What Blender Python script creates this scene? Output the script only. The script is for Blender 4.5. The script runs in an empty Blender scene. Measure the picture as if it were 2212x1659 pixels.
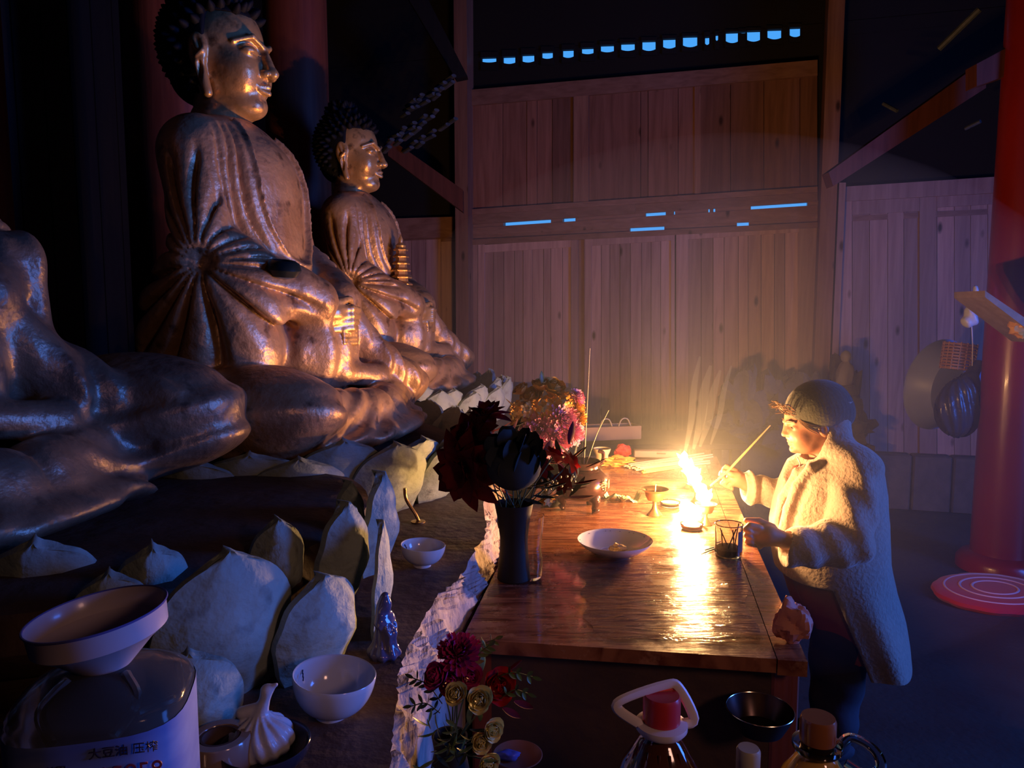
import bpy, math, random
import numpy as np
from mathutils import Vector, Matrix
random.seed(7); RS = np.random.RandomState(11)
S = bpy.context.scene
COL = S.collection
PI = math.pi
# ------------------------------------------------------------------ camera
W_PX, H_PX, F_PX = 2212.0, 1659.0, 1600.0
CAM_H, TILT = 1.78, math.radians(5.7)
cam_d = bpy.data.cameras.new('camera'); cam = bpy.data.objects.new('camera', cam_d); COL.objects.link(cam)
cam_d.sensor_width = 36.0; cam_d.lens = 36.0 * F_PX / W_PX; cam_d.clip_start = 0.02; cam_d.clip_end = 200
cam.location = (0, 0, CAM_H); cam.rotation_euler = (PI/2 - TILT, 0, 0)
S.camera = cam
CT, ST = math.cos(TILT), math.sin(TILT)
# ------------------------------------------------------------------ world, lights, exposure
w = bpy.data.worlds.new('sky'); S.world = w; w.use_nodes = True
bg = w.node_tree.nodes['Background']; bg.inputs[0].default_value = (0.075, 0.40, 1.0, 1); bg.inputs[1].default_value = 0.95
S.view_settings.view_transform = 'Standard'; S.view_settings.look = 'None'
S.view_settings.exposure = 0.0; S.view_settings.gamma = 1.0; S.view_settings.use_curve_mapping = False
S.cycles.max_bounces = 6; S.cycles.diffuse_bounces = 3; S.cycles.glossy_bounces = 3
S.cycles.transmission_bounces = 6; S.cycles.transparent_max_bounces = 12; S.cycles.volume_bounces = 0
S.cycles.sample_clamp_indirect = 3.0; S.cycles.caustics_reflective = False; S.cycles.caustics_refractive = False
try:
    S.cycles.use_denoising = True; S.cycles.denoiser = 'OPENIMAGEDENOISE'
except Exception: pass
def area_light(name, loc, target, sx, sy, power, color):
    l = bpy.data.lights.new(name, 'AREA'); l.shape = 'RECTANGLE'; l.size = sx; l.size_y = sy
    l.energy = power; l.color = color
    o = bpy.data.objects.new(name, l); COL.objects.link(o); o.location = loc
    o.rotation_euler = (Vector(target) - Vector(loc)).to_track_quat('-Z', 'Y').to_euler()
    return o
# daylight of the open temple door, right of and behind the camera
area_light('door_daylight', (5.0, 1.7, 1.95), (-0.5, 2.6, 1.2), 1.2, 2.2, 205.0, (0.045, 0.18, 1.0))
# weak warm lamp over the entrance, behind the camera
area_light('entrance_lamp', (1.5, -0.6, 2.3), (0.30, 1.30, 0.95), 0.35, 0.35, 1.6, (1.0, 0.50, 0.36)).data.spread = math.radians(75)
FIRE = 1.0
# ------------------------------------------------------------------ helpers
def ray(px, py):
    x = (px - W_PX/2) / F_PX; y = -(py - H_PX/2) / F_PX
    return Vector((x, CT + y*ST, -ST + y*CT))
def at_z(px, py, z):
    r = ray(px, py); t = (z - CAM_H) / r.z
    return Vector((r.x*t, r.y*t, z))
def at_y(px, py, Y):
    r = ray(px, py); t = Y / r.y
    return Vector((r.x*t, Y, CAM_H + r.z*t))
def at_plane(px, py, p0, n):
    r = ray(px, py); t = (Vector(p0) - Vector((0, 0, CAM_H))).dot(n) / r.dot(n)
    return Vector((0, 0, CAM_H)) + r*t
def proj(p):
    v = Vector(p) - Vector((0, 0, CAM_H))
    d = v.y*CT - v.z*ST; u = v.y*ST + v.z*CT
    return (W_PX/2 + F_PX*v.x/d, H_PX/2 - F_PX*u/d)
def tag(o, label=None, cat=None, group=None, kind=None):
    if label: o['label'] = label
    if cat: o['category'] = cat
    if group: o['group'] = group
    if kind: o['kind'] = kind
    return o
def thing(name, loc, label, cat, group=None, rot=(0, 0, 0)):
    o = bpy.data.objects.new(name, None); COL.objects.link(o); o.location = loc; o.rotation_euler = rot
    o.empty_display_size = 0.05
    return tag(o, label, cat, group)
class MB:
    def __init__(s): s.v = []; s.f = []
    def add(s, v, f):
        b = len(s.v); s.v += [tuple(p) for p in v]; s.f += [tuple(i + b for i in q) for q in f]; return s
    def join(s, o, M=None):
        return s.add([(M @ Vector(p)) if M is not None else p for p in o.v], o.f)
    def mesh(s, name, mat=None, smooth=True, angle=40):
        me = bpy.data.meshes.new(name); me.from_pydata(s.v, [], s.f)
        fin(me, mat, smooth, angle); return me
    def obj(s, name, mat, parent=None, smooth=True, angle=40, **k):
        me = s.mesh(name, mat, smooth, angle); return link(name, me, parent, **k)
def fin(me, mat, smooth=True, angle=40):
    me.validate(); me.update()
    if smooth:
        me.polygons.foreach_set('use_smooth', [True]*len(me.polygons))
        if angle: me.set_sharp_from_angle(angle=math.radians(angle))
    if mat: me.materials.append(mat)
def link(name, me, parent=None, loc=None, rot=None, label=None, cat=None, group=None, kind=None):
    o = bpy.data.objects.new(name, me); COL.objects.link(o)
    if parent: o.parent = parent
    if loc is not None: o.location = loc
    if rot is not None: o.rotation_euler = rot
    return tag(o, label, cat, group, kind)
def box(c, s, rot=None, bev=0.0):
    m = MB(); x, y, z = s[0]/2, s[1]/2, s[2]/2
    if bev <= 0:
        v = [(i*x, j*y, k*z) for i in (-1, 1) for j in (-1, 1) for k in (-1, 1)]
        f = [(0,1,3,2),(4,6,7,5),(0,4,5,1),(2,3,7,6),(0,2,6,4),(1,5,7,3)]
    else:
        b = min(bev, x*.9, y*.9, z*.9); v = []; f = []
        for k, (dz, ins) in enumerate(((-z, b), (-z+b, 0), (z-b, 0), (z, b))):
            xx, yy = x-ins, y-ins
            v += [(xx-b,-yy,dz),(xx,-yy+b,dz),(xx,yy-b,dz),(xx-b,yy,dz),(-xx+b,yy,dz),(-xx,yy-b,dz),(-xx,-yy+b,dz),(-xx+b,-yy,dz)]
        for k in range(3):
            for i in range(8):
                a = k*8+i; c2 = k*8+(i+1)%8; f.append((a, c2, c2+8, a+8))
        f.append(tuple(range(7,-1,-1))); f.append(tuple(range(24,32)))
    M = Matrix.Translation(c) @ (rot.to_4x4() if rot is not None else Matrix())
    return m.add([M @ Vector(p) for p in v], f)
def lathe(prof, n=32, c=(0,0,0), sx=1, sy=1):
    v = []; f = []
    for r, z in prof:
        for i in range(n):
            a = 2*PI*i/n; v.append((c[0]+r*math.cos(a)*sx, c[1]+r*math.sin(a)*sy, c[2]+z))
    for k in range(len(prof)-1):
        for i in range(n):
            j = (i+1) % n; f.append((k*n+i, k*n+j, (k+1)*n+j, (k+1)*n+i))
    if prof[0][0] > 1e-5: f.append(tuple(range(n-1,-1,-1)))
    if prof[-1][0] > 1e-5: f.append(tuple((len(prof)-1)*n+i for i in range(n)))
    return MB().add(v, f)
def tube(pts, rad, n=8, closed=False, flat=1.0):
    pts = [Vector(p) for p in pts]; N = len(pts)
    if not hasattr(rad, '__len__'): rad = [rad]*N
    v = []; f = []; up = None
    for i, p in enumerate(pts):
        if closed: t = pts[(i+1) % N] - pts[i-1]
        else: t = pts[min(i+1, N-1)] - pts[max(i-1, 0)]
        t.normalize()
        if up is None: up = Vector((0,0,1)) if abs(t.z) < .9 else Vector((1,0,0))
        s = t.cross(up).normalized(); up = s.cross(t).normalized()
        for k in range(n):
            a = 2*PI*k/n; v.append(p + (s*math.cos(a) + up*math.sin(a)*flat)*rad[i])
    for i in range(N if closed else N-1):
        for k in range(n):
            a, b = i*n+k, i*n+(k+1)%n; c, d = ((i+1)%N)*n+(k+1)%n, ((i+1)%N)*n+k; f.append((a,b,c,d))
    if not closed:
        f.append(tuple(range(n-1,-1,-1))); f.append(tuple((N-1)*n+k for k in range(n)))
    return MB().add(v, f)
def curve(pts, n=6):
    """Catmull-Rom through the points"""
    P = [Vector(p) for p in pts]; P = [2*P[0]-P[1]] + P + [2*P[-1]-P[-2]]; out = []
    for i in range(1, len(P)-2):
        for k in range(n):
            t = k/n; a, b, c, d = P[i-1], P[i], P[i+1], P[i+2]
            out.append(0.5*((2*b)+(c-a)*t+(2*a-5*b+4*c-d)*t*t+(3*b-a-3*c+d)*t*t*t))
    out.append(P[-2]); return out
def prism(poly, vec):
    vec = Vector(vec); n = len(poly); v = [Vector(p) for p in poly] + [Vector(p)+vec for p in poly]
    f = [tuple(range(n)), tuple(range(2*n-1, n-1, -1))] + [(i, i+n, (i+1)%n+n, (i+1)%n) for i in range(n)]
    return MB().add(v, f)
def ball(c, r, nu=14, nv=9):
    if not hasattr(r, '__len__'): r = (r, r, r)
    prof = [(math.sin(PI*k/(nv-1)), -math.cos(PI*k/(nv-1))) for k in range(nv)]
    prof[0] = (0.001, -1); prof[-1] = (0.001, 1)
    m = lathe(prof, nu); m.v = [(c[0]+p[0]*r[0], c[1]+p[1]*r[1], c[2]+p[2]*r[2]) for p in m.v]; return m
def sheet(L, Wd, nx=4, ny=6, prof=None, bend=0.0, cup=0.0, tipup=0.0, th=0.0):
    """petal / leaf along +x, width along y; bend curls the tip up in z, cup raises the sides"""
    prof = prof or (lambda t: math.sin(PI*min(1, t*0.92+0.08))**0.7)
    v = []; f = []
    for j in range(ny+1):
        t = j/ny; wd = Wd*prof(t)*.5
        for i in range(nx+1):
            s = 2*i/nx-1
            v.append((L*t*math.cos(bend*t*.5), s*wd, L*t*math.sin(bend*t*.5) + cup*Wd*s*s*(prof(t))+tipup*t*t*L))
    for j in range(ny):
        for i in range(nx):
            a = j*(nx+1)+i; f.append((a, a+1, a+nx+2, a+nx+1))
    m = MB().add(v, f)
    if th:
        n = len(v); m.add([(p[0], p[1], p[2]-th) for p in v], [tuple(reversed(q)) for q in f])
        rim = [i for i in range(nx+1)] + [j*(nx+1)+nx for j in range(1, ny+1)] + [ny*(nx+1)+i for i in range(nx-1,-1,-1)] + [j*(nx+1) for j in range(ny-1,0,-1)]
        for k in range(len(rim)):
            a, b = rim[k], rim[(k+1)%len(rim)]; m.f.append((b, a, a+n, b+n))
    return m
def TRS(loc=(0,0,0), rot=(0,0,0), s=1.0):
    from mathutils import Euler
    return Matrix.Translation(loc) @ Euler(rot).to_matrix().to_4x4() @ Matrix.Scale(s, 4)
def aim(loc, d, roll=0.0, s=1.0):
    """matrix that sends +x to direction d"""
    q = Vector(d).to_track_quat('X', 'Z'); return Matrix.Translation(loc) @ q.to_matrix().to_4x4() @ Matrix.Rotation(roll, 4, 'X') @ Matrix.Scale(s, 4)
# ------------------------------------------------------------------ SDF modelling
def smin(a, b, k):
    h = np.clip(.5+.5*(b-a)/k, 0, 1); return b+(a-b)*h-k*h*(1-h)
def smax(a, b, k): return -smin(-a, -b, k)
def ell(P, c, r, R=None):
    q = [P[i]-np.float32(c[i]) for i in range(3)]
    if R is not None: q = [sum(np.float32(R[j][i])*q[j] for j in range(3)) for i in range(3)]
    q = [q[i]/np.float32(r[i]) for i in range(3)]
    k0 = np.sqrt(q[0]**2+q[1]**2+q[2]**2)+1e-6
    k1 = np.sqrt((q[0]/r[0])**2+(q[1]/r[1])**2+(q[2]/r[2])**2)+1e-6
    return k0*(k0-1)/k1
def cap(P, a, b, ra, rb=None):
    rb = ra if rb is None else rb
    d = [b[i]-a[i] for i in range(3)]; L = sum(x*x for x in d)+1e-9
    q = [P[i]-np.float32(a[i]) for i in range(3)]
    h = np.clip((q[0]*d[0]+q[1]*d[1]+q[2]*d[2])/L, 0, 1).astype(np.float32)
    return np.sqrt((q[0]-h*d[0])**2+(q[1]-h*d[1])**2+(q[2]-h*d[2])**2) - (ra+(rb-ra)*h)
def sd_mesh(fn, lo, hi, h, B=8):
    """narrow-band surface nets"""
    n = [int(math.ceil((hi[i]-lo[i])/h/B))*B for i in range(3)]; nb = [k//B for k in n]
    bc = np.stack(np.meshgrid(*[np.arange(k) for k in nb], indexing='ij'), -1).reshape(-1, 3)
    cen = [(lo[i] + (bc[:, i]*B+(B-1)/2)*h).astype(np.float32) for i in range(3)]
    dc = fn(cen)
    G = np.empty(n, np.float32)
    G[:] = np.repeat(np.repeat(np.repeat(dc.reshape(nb), B, 0), B, 1), B, 2)
    act = bc[np.abs(dc) < B*h*1.45]
    o = np.stack(np.meshgrid(*[np.arange(B)]*3, indexing='ij'), -1).reshape(-1, 3)
    for s in range(0, len(act), 1500):
        idx = (act[s:s+1500, None, :]*B + o[None]).reshape(-1, 3)
        val = fn([(lo[i]+idx[:, i]*h).astype(np.float32) for i in range(3)])
        G[idx[:, 0], idx[:, 1], idx[:, 2]] = val
    I = G < 0
    cnt = sum(I[a:n[0]-1+a, b:n[1]-1+b, c:n[2]-1+c].astype(np.int8) for a in (0,1) for b in (0,1) for c in (0,1))
    cell = np.argwhere((cnt > 0) & (cnt < 8)); M = len(cell)
    cor = [(a,b,c) for a in (0,1) for b in (0,1) for c in (0,1)]
    V = np.stack([G[cell[:,0]+a, cell[:,1]+b, cell[:,2]+c] for a,b,c in cor], 1)
    acc = np.zeros((M, 3), np.float32); num = np.zeros(M, np.float32)
    for i in range(8):
        for j in range(i+1, 8):
            if sum(abs(cor[i][k]-cor[j][k]) for k in range(3)) != 1: continue
            m = (V[:, i] < 0) != (V[:, j] < 0)
            t = np.where(m, V[:, i]/(V[:, i]-V[:, j]+1e-12), 0)
            for k in range(3): acc[:, k] += np.where(m, cor[i][k]+t*(cor[j][k]-cor[i][k]), 0)
            num += m
    pos = (cell + acc/num[:, None])*h + np.array(lo)
    ID = -np.ones(n, np.int32); ID[cell[:,0], cell[:,1], cell[:,2]] = np.arange(M)
    F = []
    for ax in range(3):
        e = [0,0,0]; e[ax] = 1
        A = I[:n[0]-e[0], :n[1]-e[1], :n[2]-e[2]]; Bq = I[e[0]:, e[1]:, e[2]:]
        ed = np.argwhere(A != Bq); u, w2 = [(1,2),(2,0),(0,1)][ax]
        ed = ed[(ed[:, u] > 0) & (ed[:, w2] > 0)]
        fl = I[ed[:,0], ed[:,1], ed[:,2]]
        q = []
        for du, dw in ((0,0),(1,0),(1,1),(0,1)):
            c = ed.copy(); c[:, u] -= du; c[:, w2] -= dw; q.append(ID[c[:,0], c[:,1], c[:,2]])
        q = np.stack(q, 1); q = np.where(fl[:, None], q, q[:, ::-1]); F.append(q[(q >= 0).all(1)])
    F = np.concatenate(F)
    return pos.astype(np.float32), F
def sd_data(name, fn, lo, hi, h, mat, post=None):
    v, f = sd_mesh(fn, lo, hi, h)
    if post: v = post(v)
    me = bpy.data.meshes.new(name); me.vertices.add(len(v)); me.vertices.foreach_set('co', v.ravel().astype(np.float32))
    me.loops.add(f.size); me.loops.foreach_set('vertex_index', f.ravel().astype(np.int32))
    me.polygons.add(len(f)); me.polygons.foreach_set('loop_start', np.arange(0, f.size, 4, dtype=np.int32))
    me.polygons.foreach_set('loop_total', np.full(len(f), 4, np.int32))
    me.update(calc_edges=True); me.validate()
    me.polygons.foreach_set('use_smooth', [True]*len(me.polygons))
    me.materials.append(mat); return me
# ------------------------------------------------------------------ materials
def new_mat(name):
    m = bpy.data.materials.new(name); m.use_nodes = True; nt = m.node_tree
    return m, nt, nt.nodes['Principled BSDF']
def N(nt, t, **k):
    n = nt.nodes.new(t)
    for a, b in k.items():
        if a in n.inputs: n.inputs[a].default_value = b
        else: setattr(n, a, b)
    return n
def c4(c): return tuple(c) + (1,) if len(c) == 3 else tuple(c)
def mat(name, col, rough=0.5, metal=0.0, col2=None, nscale=8.0, stretch=(1,1,1), bump=0.0, bscale=None, spec=0.5, coat=0.0,
        emit=None, estr=0.0, alpha=1.0, trans=0.0, ior=1.45, sub=0.0, rvar=0.0, detail=4.0, contrast=1.0, coatrough=0.08, sheen=0.0):
    m, nt, b = new_mat(name); L = nt.links
    b.inputs['Base Color'].default_value = c4(col); b.inputs['Roughness'].default_value = rough; b.inputs['Metallic'].default_value = metal
    b.inputs['Specular IOR Level'].default_value = spec; b.inputs['Coat Weight'].default_value = coat; b.inputs['Coat Roughness'].default_value = coatrough
    b.inputs['Transmission Weight'].default_value = trans; b.inputs['IOR'].default_value = ior; b.inputs['Alpha'].default_value = alpha
    b.inputs['Sheen Weight'].default_value = sheen
    if sub: b.inputs['Subsurface Weight'].default_value = sub; b.inputs['Subsurface Scale'].default_value = 0.01
    if emit: b.inputs['Emission Color'].default_value = c4(emit); b.inputs['Emission Strength'].default_value = estr
    if col2 or bump or rvar:
        tc = N(nt, 'ShaderNodeTexCoord'); mp = N(nt, 'ShaderNodeMapping'); mp.inputs['Scale'].default_value = stretch
        L.new(tc.outputs['Object'], mp.inputs['Vector'])
        no = N(nt, 'ShaderNodeTexNoise'); no.inputs['Scale'].default_value = nscale; no.inputs['Detail'].default_value = detail
        L.new(mp.outputs[0], no.inputs['Vector'])
        if col2:
            r = N(nt, 'ShaderNodeValToRGB'); d = .5/contrast*.5
            r.color_ramp.elements[0].position = .5-d; r.color_ramp.elements[1].position = .5+d
            r.color_ramp.elements[0].color = c4(col); r.color_ramp.elements[1].color = c4(col2)
            L.new(no.outputs['Fac'], r.inputs[0]); L.new(r.outputs[0], b.inputs['Base Color'])
        if rvar:
            mr = N(nt, 'ShaderNodeMapRange'); mr.inputs['From Min'].default_value = .3; mr.inputs['From Max'].default_value = .7
            mr.inputs['To Min'].default_value = max(0.02, rough-rvar); mr.inputs['To Max'].default_value = rough+rvar
            L.new(no.outputs['Fac'], mr.inputs[0]); L.new(mr.outputs[0], b.inputs['Roughness'])
        if bump:
            n2 = N(nt, 'ShaderNodeTexNoise'); n2.inputs['Scale'].default_value = bscale or nscale*3; n2.inputs['Detail'].default_value = 5
            L.new(mp.outputs[0], n2.inputs['Vector'])
            bp = N(nt, 'ShaderNodeBump'); bp.inputs['Strength'].default_value = 1.0; bp.inputs['Distance'].default_value = bump
            L.new(n2.outputs['Fac'], bp.inputs['Height']); L.new(bp.outputs[0], b.inputs['Normal'])
    return m
def wood_mat(name, c1, c2, c3=(0.05,0.02,0.012), grain=(14, 14, 0.9), knots=True, rough=.55, vary=.35, bump=.0015, spec=.35):
    m, nt, b = new_mat(name); L = nt.links
    tc = N(nt, 'ShaderNodeTexCoord'); oi = N(nt, 'ShaderNodeObjectInfo')
    ad = N(nt, 'ShaderNodeVectorMath', operation='ADD'); L.new(tc.outputs['Object'], ad.inputs[0])
    sc = N(nt, 'ShaderNodeMath', operation='MULTIPLY'); sc.inputs[1].default_value = 37.0; L.new(oi.outputs['Random'], sc.inputs[0]); L.new(sc.outputs[0], ad.inputs[1])
    mp = N(nt, 'ShaderNodeMapping'); mp.inputs['Scale'].default_value = grain; L.new(ad.outputs[0], mp.inputs['Vector'])
    no = N(nt, 'ShaderNodeTexNoise'); no.inputs['Scale'].default_value = 1.6; no.inputs['Detail'].default_value = 6; no.inputs['Distortion'].default_value = .6
    L.new(mp.outputs[0], no.inputs['Vector'])
    r = N(nt, 'ShaderNodeValToRGB'); r.color_ramp.elements[0].position = .32; r.color_ramp.elements[1].position = .68
    r.color_ramp.elements[0].color = c4(c1); r.color_ramp.elements[1].color = c4(c2); L.new(no.outputs['Fac'], r.inputs[0])
    hs = N(nt, 'ShaderNodeHueSaturation'); mr = N(nt, 'ShaderNodeMapRange'); mr.inputs['To Min'].default_value = 1-vary; mr.inputs['To Max'].default_value = 1+vary*.6
    L.new(oi.outputs['Random'], mr.inputs[0]); L.new(mr.outputs[0], hs.inputs['Value']); L.new(r.outputs[0], hs.inputs['Color'])
    out = hs.outputs[0]
    if knots:
        m2 = N(nt, 'ShaderNodeMapping'); m2.inputs['Scale'].default_value = (5.2, 5.2, 2.1); L.new(ad.outputs[0], m2.inputs['Vector'])
        vo = N(nt, 'ShaderNodeTexVoronoi'); vo.inputs['Scale'].default_value = 1.0; L.new(m2.outputs[0], vo.inputs['Vector'])
        kr = N(nt, 'ShaderNodeValToRGB'); kr.color_ramp.elements[0].position = .05; kr.color_ramp.elements[1].position = .13
        kr.color_ramp.elements[0].color = (1,1,1,1); kr.color_ramp.elements[1].color = (0,0,0,1); L.new(vo.outputs['Distance'], kr.inputs[0])
        mx = N(nt, 'ShaderNodeMix', data_type='RGBA'); L.new(kr.outputs[0], mx.inputs[0]); L.new(out, mx.inputs[6]); mx.inputs[7].default_value = c4(c3)
        out = mx.outputs[2]
    L.new(out, b.inputs['Base Color']); b.inputs['Roughness'].default_value = rough; b.inputs['Specular IOR Level'].default_value = spec
    bp = N(nt, 'ShaderNodeBump'); bp.inputs['Distance'].default_value = bump; L.new(no.outputs['Fac'], bp.inputs['Height']); L.new(bp.outputs[0], b.inputs['Normal'])
    return m
# ================================================================== SETTING
M_plank = wood_mat('pale_pine', (0.39,0.215,0.18), (0.54,0.325,0.27))
M_plank2 = wood_mat('dimmed_red_pine', (0.22,0.095,0.06), (0.33,0.15,0.10))  # upper boards: falloff of the firelight put into a darker red
M_beam = wood_mat('beam_pine', (0.22,0.105,0.07), (0.32,0.165,0.115), grain=(.9,14,14), vary=.15)
M_post = wood_mat('post_pine', (0.22,0.10,0.065), (0.34,0.17,0.11), vary=.1)
M_redwood = wood_mat('red_brown_timber', (0.15,0.035,0.018), (0.23,0.06,0.03), knots=False, rough=.5, vary=.1)
M_darkwood = wood_mat('dark_timber', (0.007,0.005,0.005), (0.012,0.008,0.008), knots=False, rough=.7)
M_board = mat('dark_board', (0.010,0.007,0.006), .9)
M_floor = mat('earth_floor', (0.055,0.032,0.030), .55, col2=(0.085,0.05,0.045), nscale=2.2, bump=.004, bscale=30, rvar=.1)
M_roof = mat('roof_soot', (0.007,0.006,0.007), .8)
M_tile = mat('grey_tile', (0.10,0.115,0.14), .35, col2=(0.04,0.045,0.05), nscale=30)
WY = .27; WD = Vector((math.cos(WY), -math.sin(WY), 0)); WN = Vector((-math.sin(WY), -math.cos(WY), 0)); WP = Vector((1.0, 7.3, 0))
def wp(px, py, off=0.0): return at_plane(px, py, WP + WN*off, WN)
def wpoly(pts, off, th): return prism([wp(x, y, off) for x, y in pts], -WN*th)
fl = box((0, 3, -0.05), (18, 16, 0.1)).obj('floor', M_floor, kind='structure')
line1 = lambda x: 484-.0665*(x-1087)
line2 = lambda x: 496-.050*(x-1360)
X0, X1 = -1600, 3400
stop_ = lambda x: 118-.092*(x-1040)
sbot_ = lambda x: 148-.092*(x-1040)
XA, XB = 500, 2300
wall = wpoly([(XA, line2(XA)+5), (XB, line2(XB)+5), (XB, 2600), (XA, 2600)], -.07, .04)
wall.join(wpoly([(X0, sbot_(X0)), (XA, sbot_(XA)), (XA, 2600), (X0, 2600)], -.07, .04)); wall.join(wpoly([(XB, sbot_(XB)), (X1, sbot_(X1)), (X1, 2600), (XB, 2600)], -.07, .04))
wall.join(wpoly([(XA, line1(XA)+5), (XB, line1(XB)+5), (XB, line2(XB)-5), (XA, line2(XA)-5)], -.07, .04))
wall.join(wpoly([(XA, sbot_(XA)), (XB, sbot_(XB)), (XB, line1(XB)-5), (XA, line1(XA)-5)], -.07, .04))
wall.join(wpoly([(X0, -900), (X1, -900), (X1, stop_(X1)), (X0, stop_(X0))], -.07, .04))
# the 15 chinks of sky under the eaves and the boards between them
holes = [(1040,1072,123,135),(1086,1113,121,138),(1127,1154,117,135),(1170,1194,111,127),(1215,1239,106,125),(1256,1282,102,117),
         (1297,1326,96,113),(1341,1371,92,110),(1387,1416,87,110),(1432,1459,82,105),(1475,1506,77,102),(1523,1532,78,97),(1546,1551,73,88),
         (1568,1595,68,93),(1596,1612,67,72),(1613,1642,65,90),(1658,1688,62,85),(1706,1729,58,80)]
def band(x0, x1): wall.join(wpoly([(x0, stop_(x0)-1), (x1, stop_(x1)-1), (x1, sbot_(x1)+1), (x0, sbot_(x0)+1)], -.07, .04))
px_ = X0
for a, b, t, bt in holes:
    band(px_, a); px_ = b
band(px_, X1)
fillers = []
for y0f, slits in ((line1, [(1087,1190),(1215,1243),(1394,1438),(1455,1458),(1530,1533),(1541,1545),(1622,1745)]), (line2, [(1360,1435),(1592,1618)])):
    q = XA
    for a, b in slits + [(XB, XB)]:
        fillers.append((q, a, y0f)); q = b
WALL = wall.obj('wall_far', M_board, smooth=False, kind='structure')
for q, a, f in fillers: wpoly([(q, f(q)-6), (a, f(a)-6), (a, f(a)+6), (q, f(q)+6)], -.010, .09).obj('joint_batten', M_beam, WALL, smooth=False)
for a, b, t, bt in holes:           # curved tile ends that close off the chinks
    y1 = sbot_(.5*(a+b))+2; y0 = stop_(.5*(a+b))-2; n = 6; dip = (bt-t)*.16
    low = [(a+(b-a)*k/n, bt-dip*((2*k/n-1)**2)) for k in range(n+1)]
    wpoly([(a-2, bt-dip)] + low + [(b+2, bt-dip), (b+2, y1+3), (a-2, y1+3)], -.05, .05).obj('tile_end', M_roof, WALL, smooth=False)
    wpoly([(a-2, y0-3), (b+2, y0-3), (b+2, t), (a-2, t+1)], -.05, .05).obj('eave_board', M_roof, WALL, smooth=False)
def plank_row(xs, top, bot, off=0.0, th=.03, m=None, name='plank'):
    for i in range(len(xs)-1):
        a, b = xs[i]+.6, xs[i+1]-.6
        o = off + random.uniform(-.006, .006)
        wpoly([(a, top(a)), (b, top(b)), (b, bot(b)), (a, bot(a))], o, th+.02).obj(name, m or M_plank, WALL, smooth=False)
def xs_(a, b, step, j=5):
    n = max(1, round((b-a)/step)); return [a] + [a+(b-a)*k/n+random.uniform(-j, j) for k in range(1, n)] + [b]
# upper panels
ut = lambda x: 228-.0866*(x-1014)
ub = lambda x: 452-.0653*(x-1014)
for xs in ([1014,1086,1138,1160,1193,1238],[1272,1384,1400,1465,1506],[1512,1578,1650,1728,1766]):
    plank_row(xs, ut, ub, -.01, m=M_plank2)
plank_row([1238,1272], lambda x: ut(x)-3, ub, .012, m=M_post, name='stile')
plank_row([1500,1514], lambda x: ut(x)-3, ub, .006, m=M_post, name='stile')
def rail(x0, x1, top, bot, off, m=None, name='rail', th=.06):
    wpoly([(x0, top(x0)), (x1, top(x1)), (x1, bot(x1)), (x0, bot(x0))], off, th).obj(name, m or M_beam, WALL, smooth=False)
rail(1012, 1766, lambda x: ut(x)-34, ut, .02)
rail(1012, 1766, ub, lambda x: ub(x)+12, .03)
rail(1012, 1372, lambda x: ub(x)+12.5, lambda x: line1(x)-4, .015)
rail(1372, 1766, lambda x: ub(x)+12.5, lambda x: line1(x)-4, .0)
rail(1012, 1766, lambda x: line1(x)+4, lambda x: line2(x)-4, .0)
rail(1012, 1766, lambda x: line2(x)+4, lambda x: line2(x)+16, .02)
# lower panels
WB = lambda x: 985.0
pt = lambda x: 541-.0655*(x-1046)
for a, b, s in ((1046,1234,21),(1277,1450,22),(1486,1724,27)):
    plank_row(xs_(a, b, s, 3), lambda x: pt(x)+4, WB, -.012)
    rail(a-2, b+2, lambda x: pt(x)-12, lambda x: pt(x)+5, .006, M_plank, 'panel_rail')
for a, b in ((1012,1032),(1032,1047),(1233,1249),(1262,1278),(1449,1458),(1460,1487),(1723,1766)):
    plank_row([a, b], lambda x: line2(x)+14, WB, .006, name='stile')
plank_row([1248,1263], lambda x: line2(x)+14, WB, -.02, m=M_post, name='stile')
# right hand bay
rt = lambda x: 434-.056*(x-1841)
plank_row(xs_(1841, 1986, 33, 4), lambda x: rt(x)+28, WB, -.012)
plank_row(xs_(2024, 2400, 36, 4), lambda x: rt(x)+22, WB, -.012)
for a, b in ((1812,1841),(1986,2024)): plank_row([a, b], rt, WB, .006, name='stile')
rail(1812, 2500, lambda x: 404-.066*(x-1812), rt, .03, M_plank, 'beam')
rail(1841, 1986, rt, lambda x: rt(x)+30, .004, M_plank, 'panel_rail'); rail(2024, 2400, rt, lambda x: rt(x)+24, .004, M_plank, 'panel_rail')
# left hand bay
plank_row(xs_(640, 983, 30, 4), lambda x: 515-.05*(x-983), WB, -.012)
rail(600, 985, lambda x: 468-.03*(x-983), lambda x: 512-.04*(x-983), .02)
# stone plinth of the far wall
plm = MB()
M_stone = mat('plinth_stone', (0.10,0.075,0.065), .8, col2=(0.16,0.12,0.10), nscale=9, bump=.006)
for k in range(34):
    x0 = -4.2+k*.32; p = WP+WD*x0
    b_ = box((0,0,0), (.305, .16, .50), bev=.012); Mx = Matrix.Translation(p+WN*.06+Vector((0,0,.25))) @ Matrix.Rotation(-WY, 4, 'Z')
    MB().join(b_, Mx).obj('plinth_stone', M_stone, WALL)
def post(name, px0, px1, off, th, ytop=-700, m=None, ybot=None):
    b = [(px0, ytop), (px1, ytop), (px1, 1000), (px0, 1000)]
    poly = [wp(x, y, off) for x, y in b]
    lowz = 0.0
    poly[2].z = lowz; poly[3].z = lowz; poly[2].x, poly[2].y = wp(px1, 700, off).xy; poly[3].x, poly[3].y = wp(px0, 700, off).xy
    poly[0].x, poly[0].y = poly[3].xy; poly[1].x, poly[1].y = poly[2].xy
    return prism(poly, -WN*th).obj(name, m or M_post, smooth=False, kind='structure')
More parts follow.
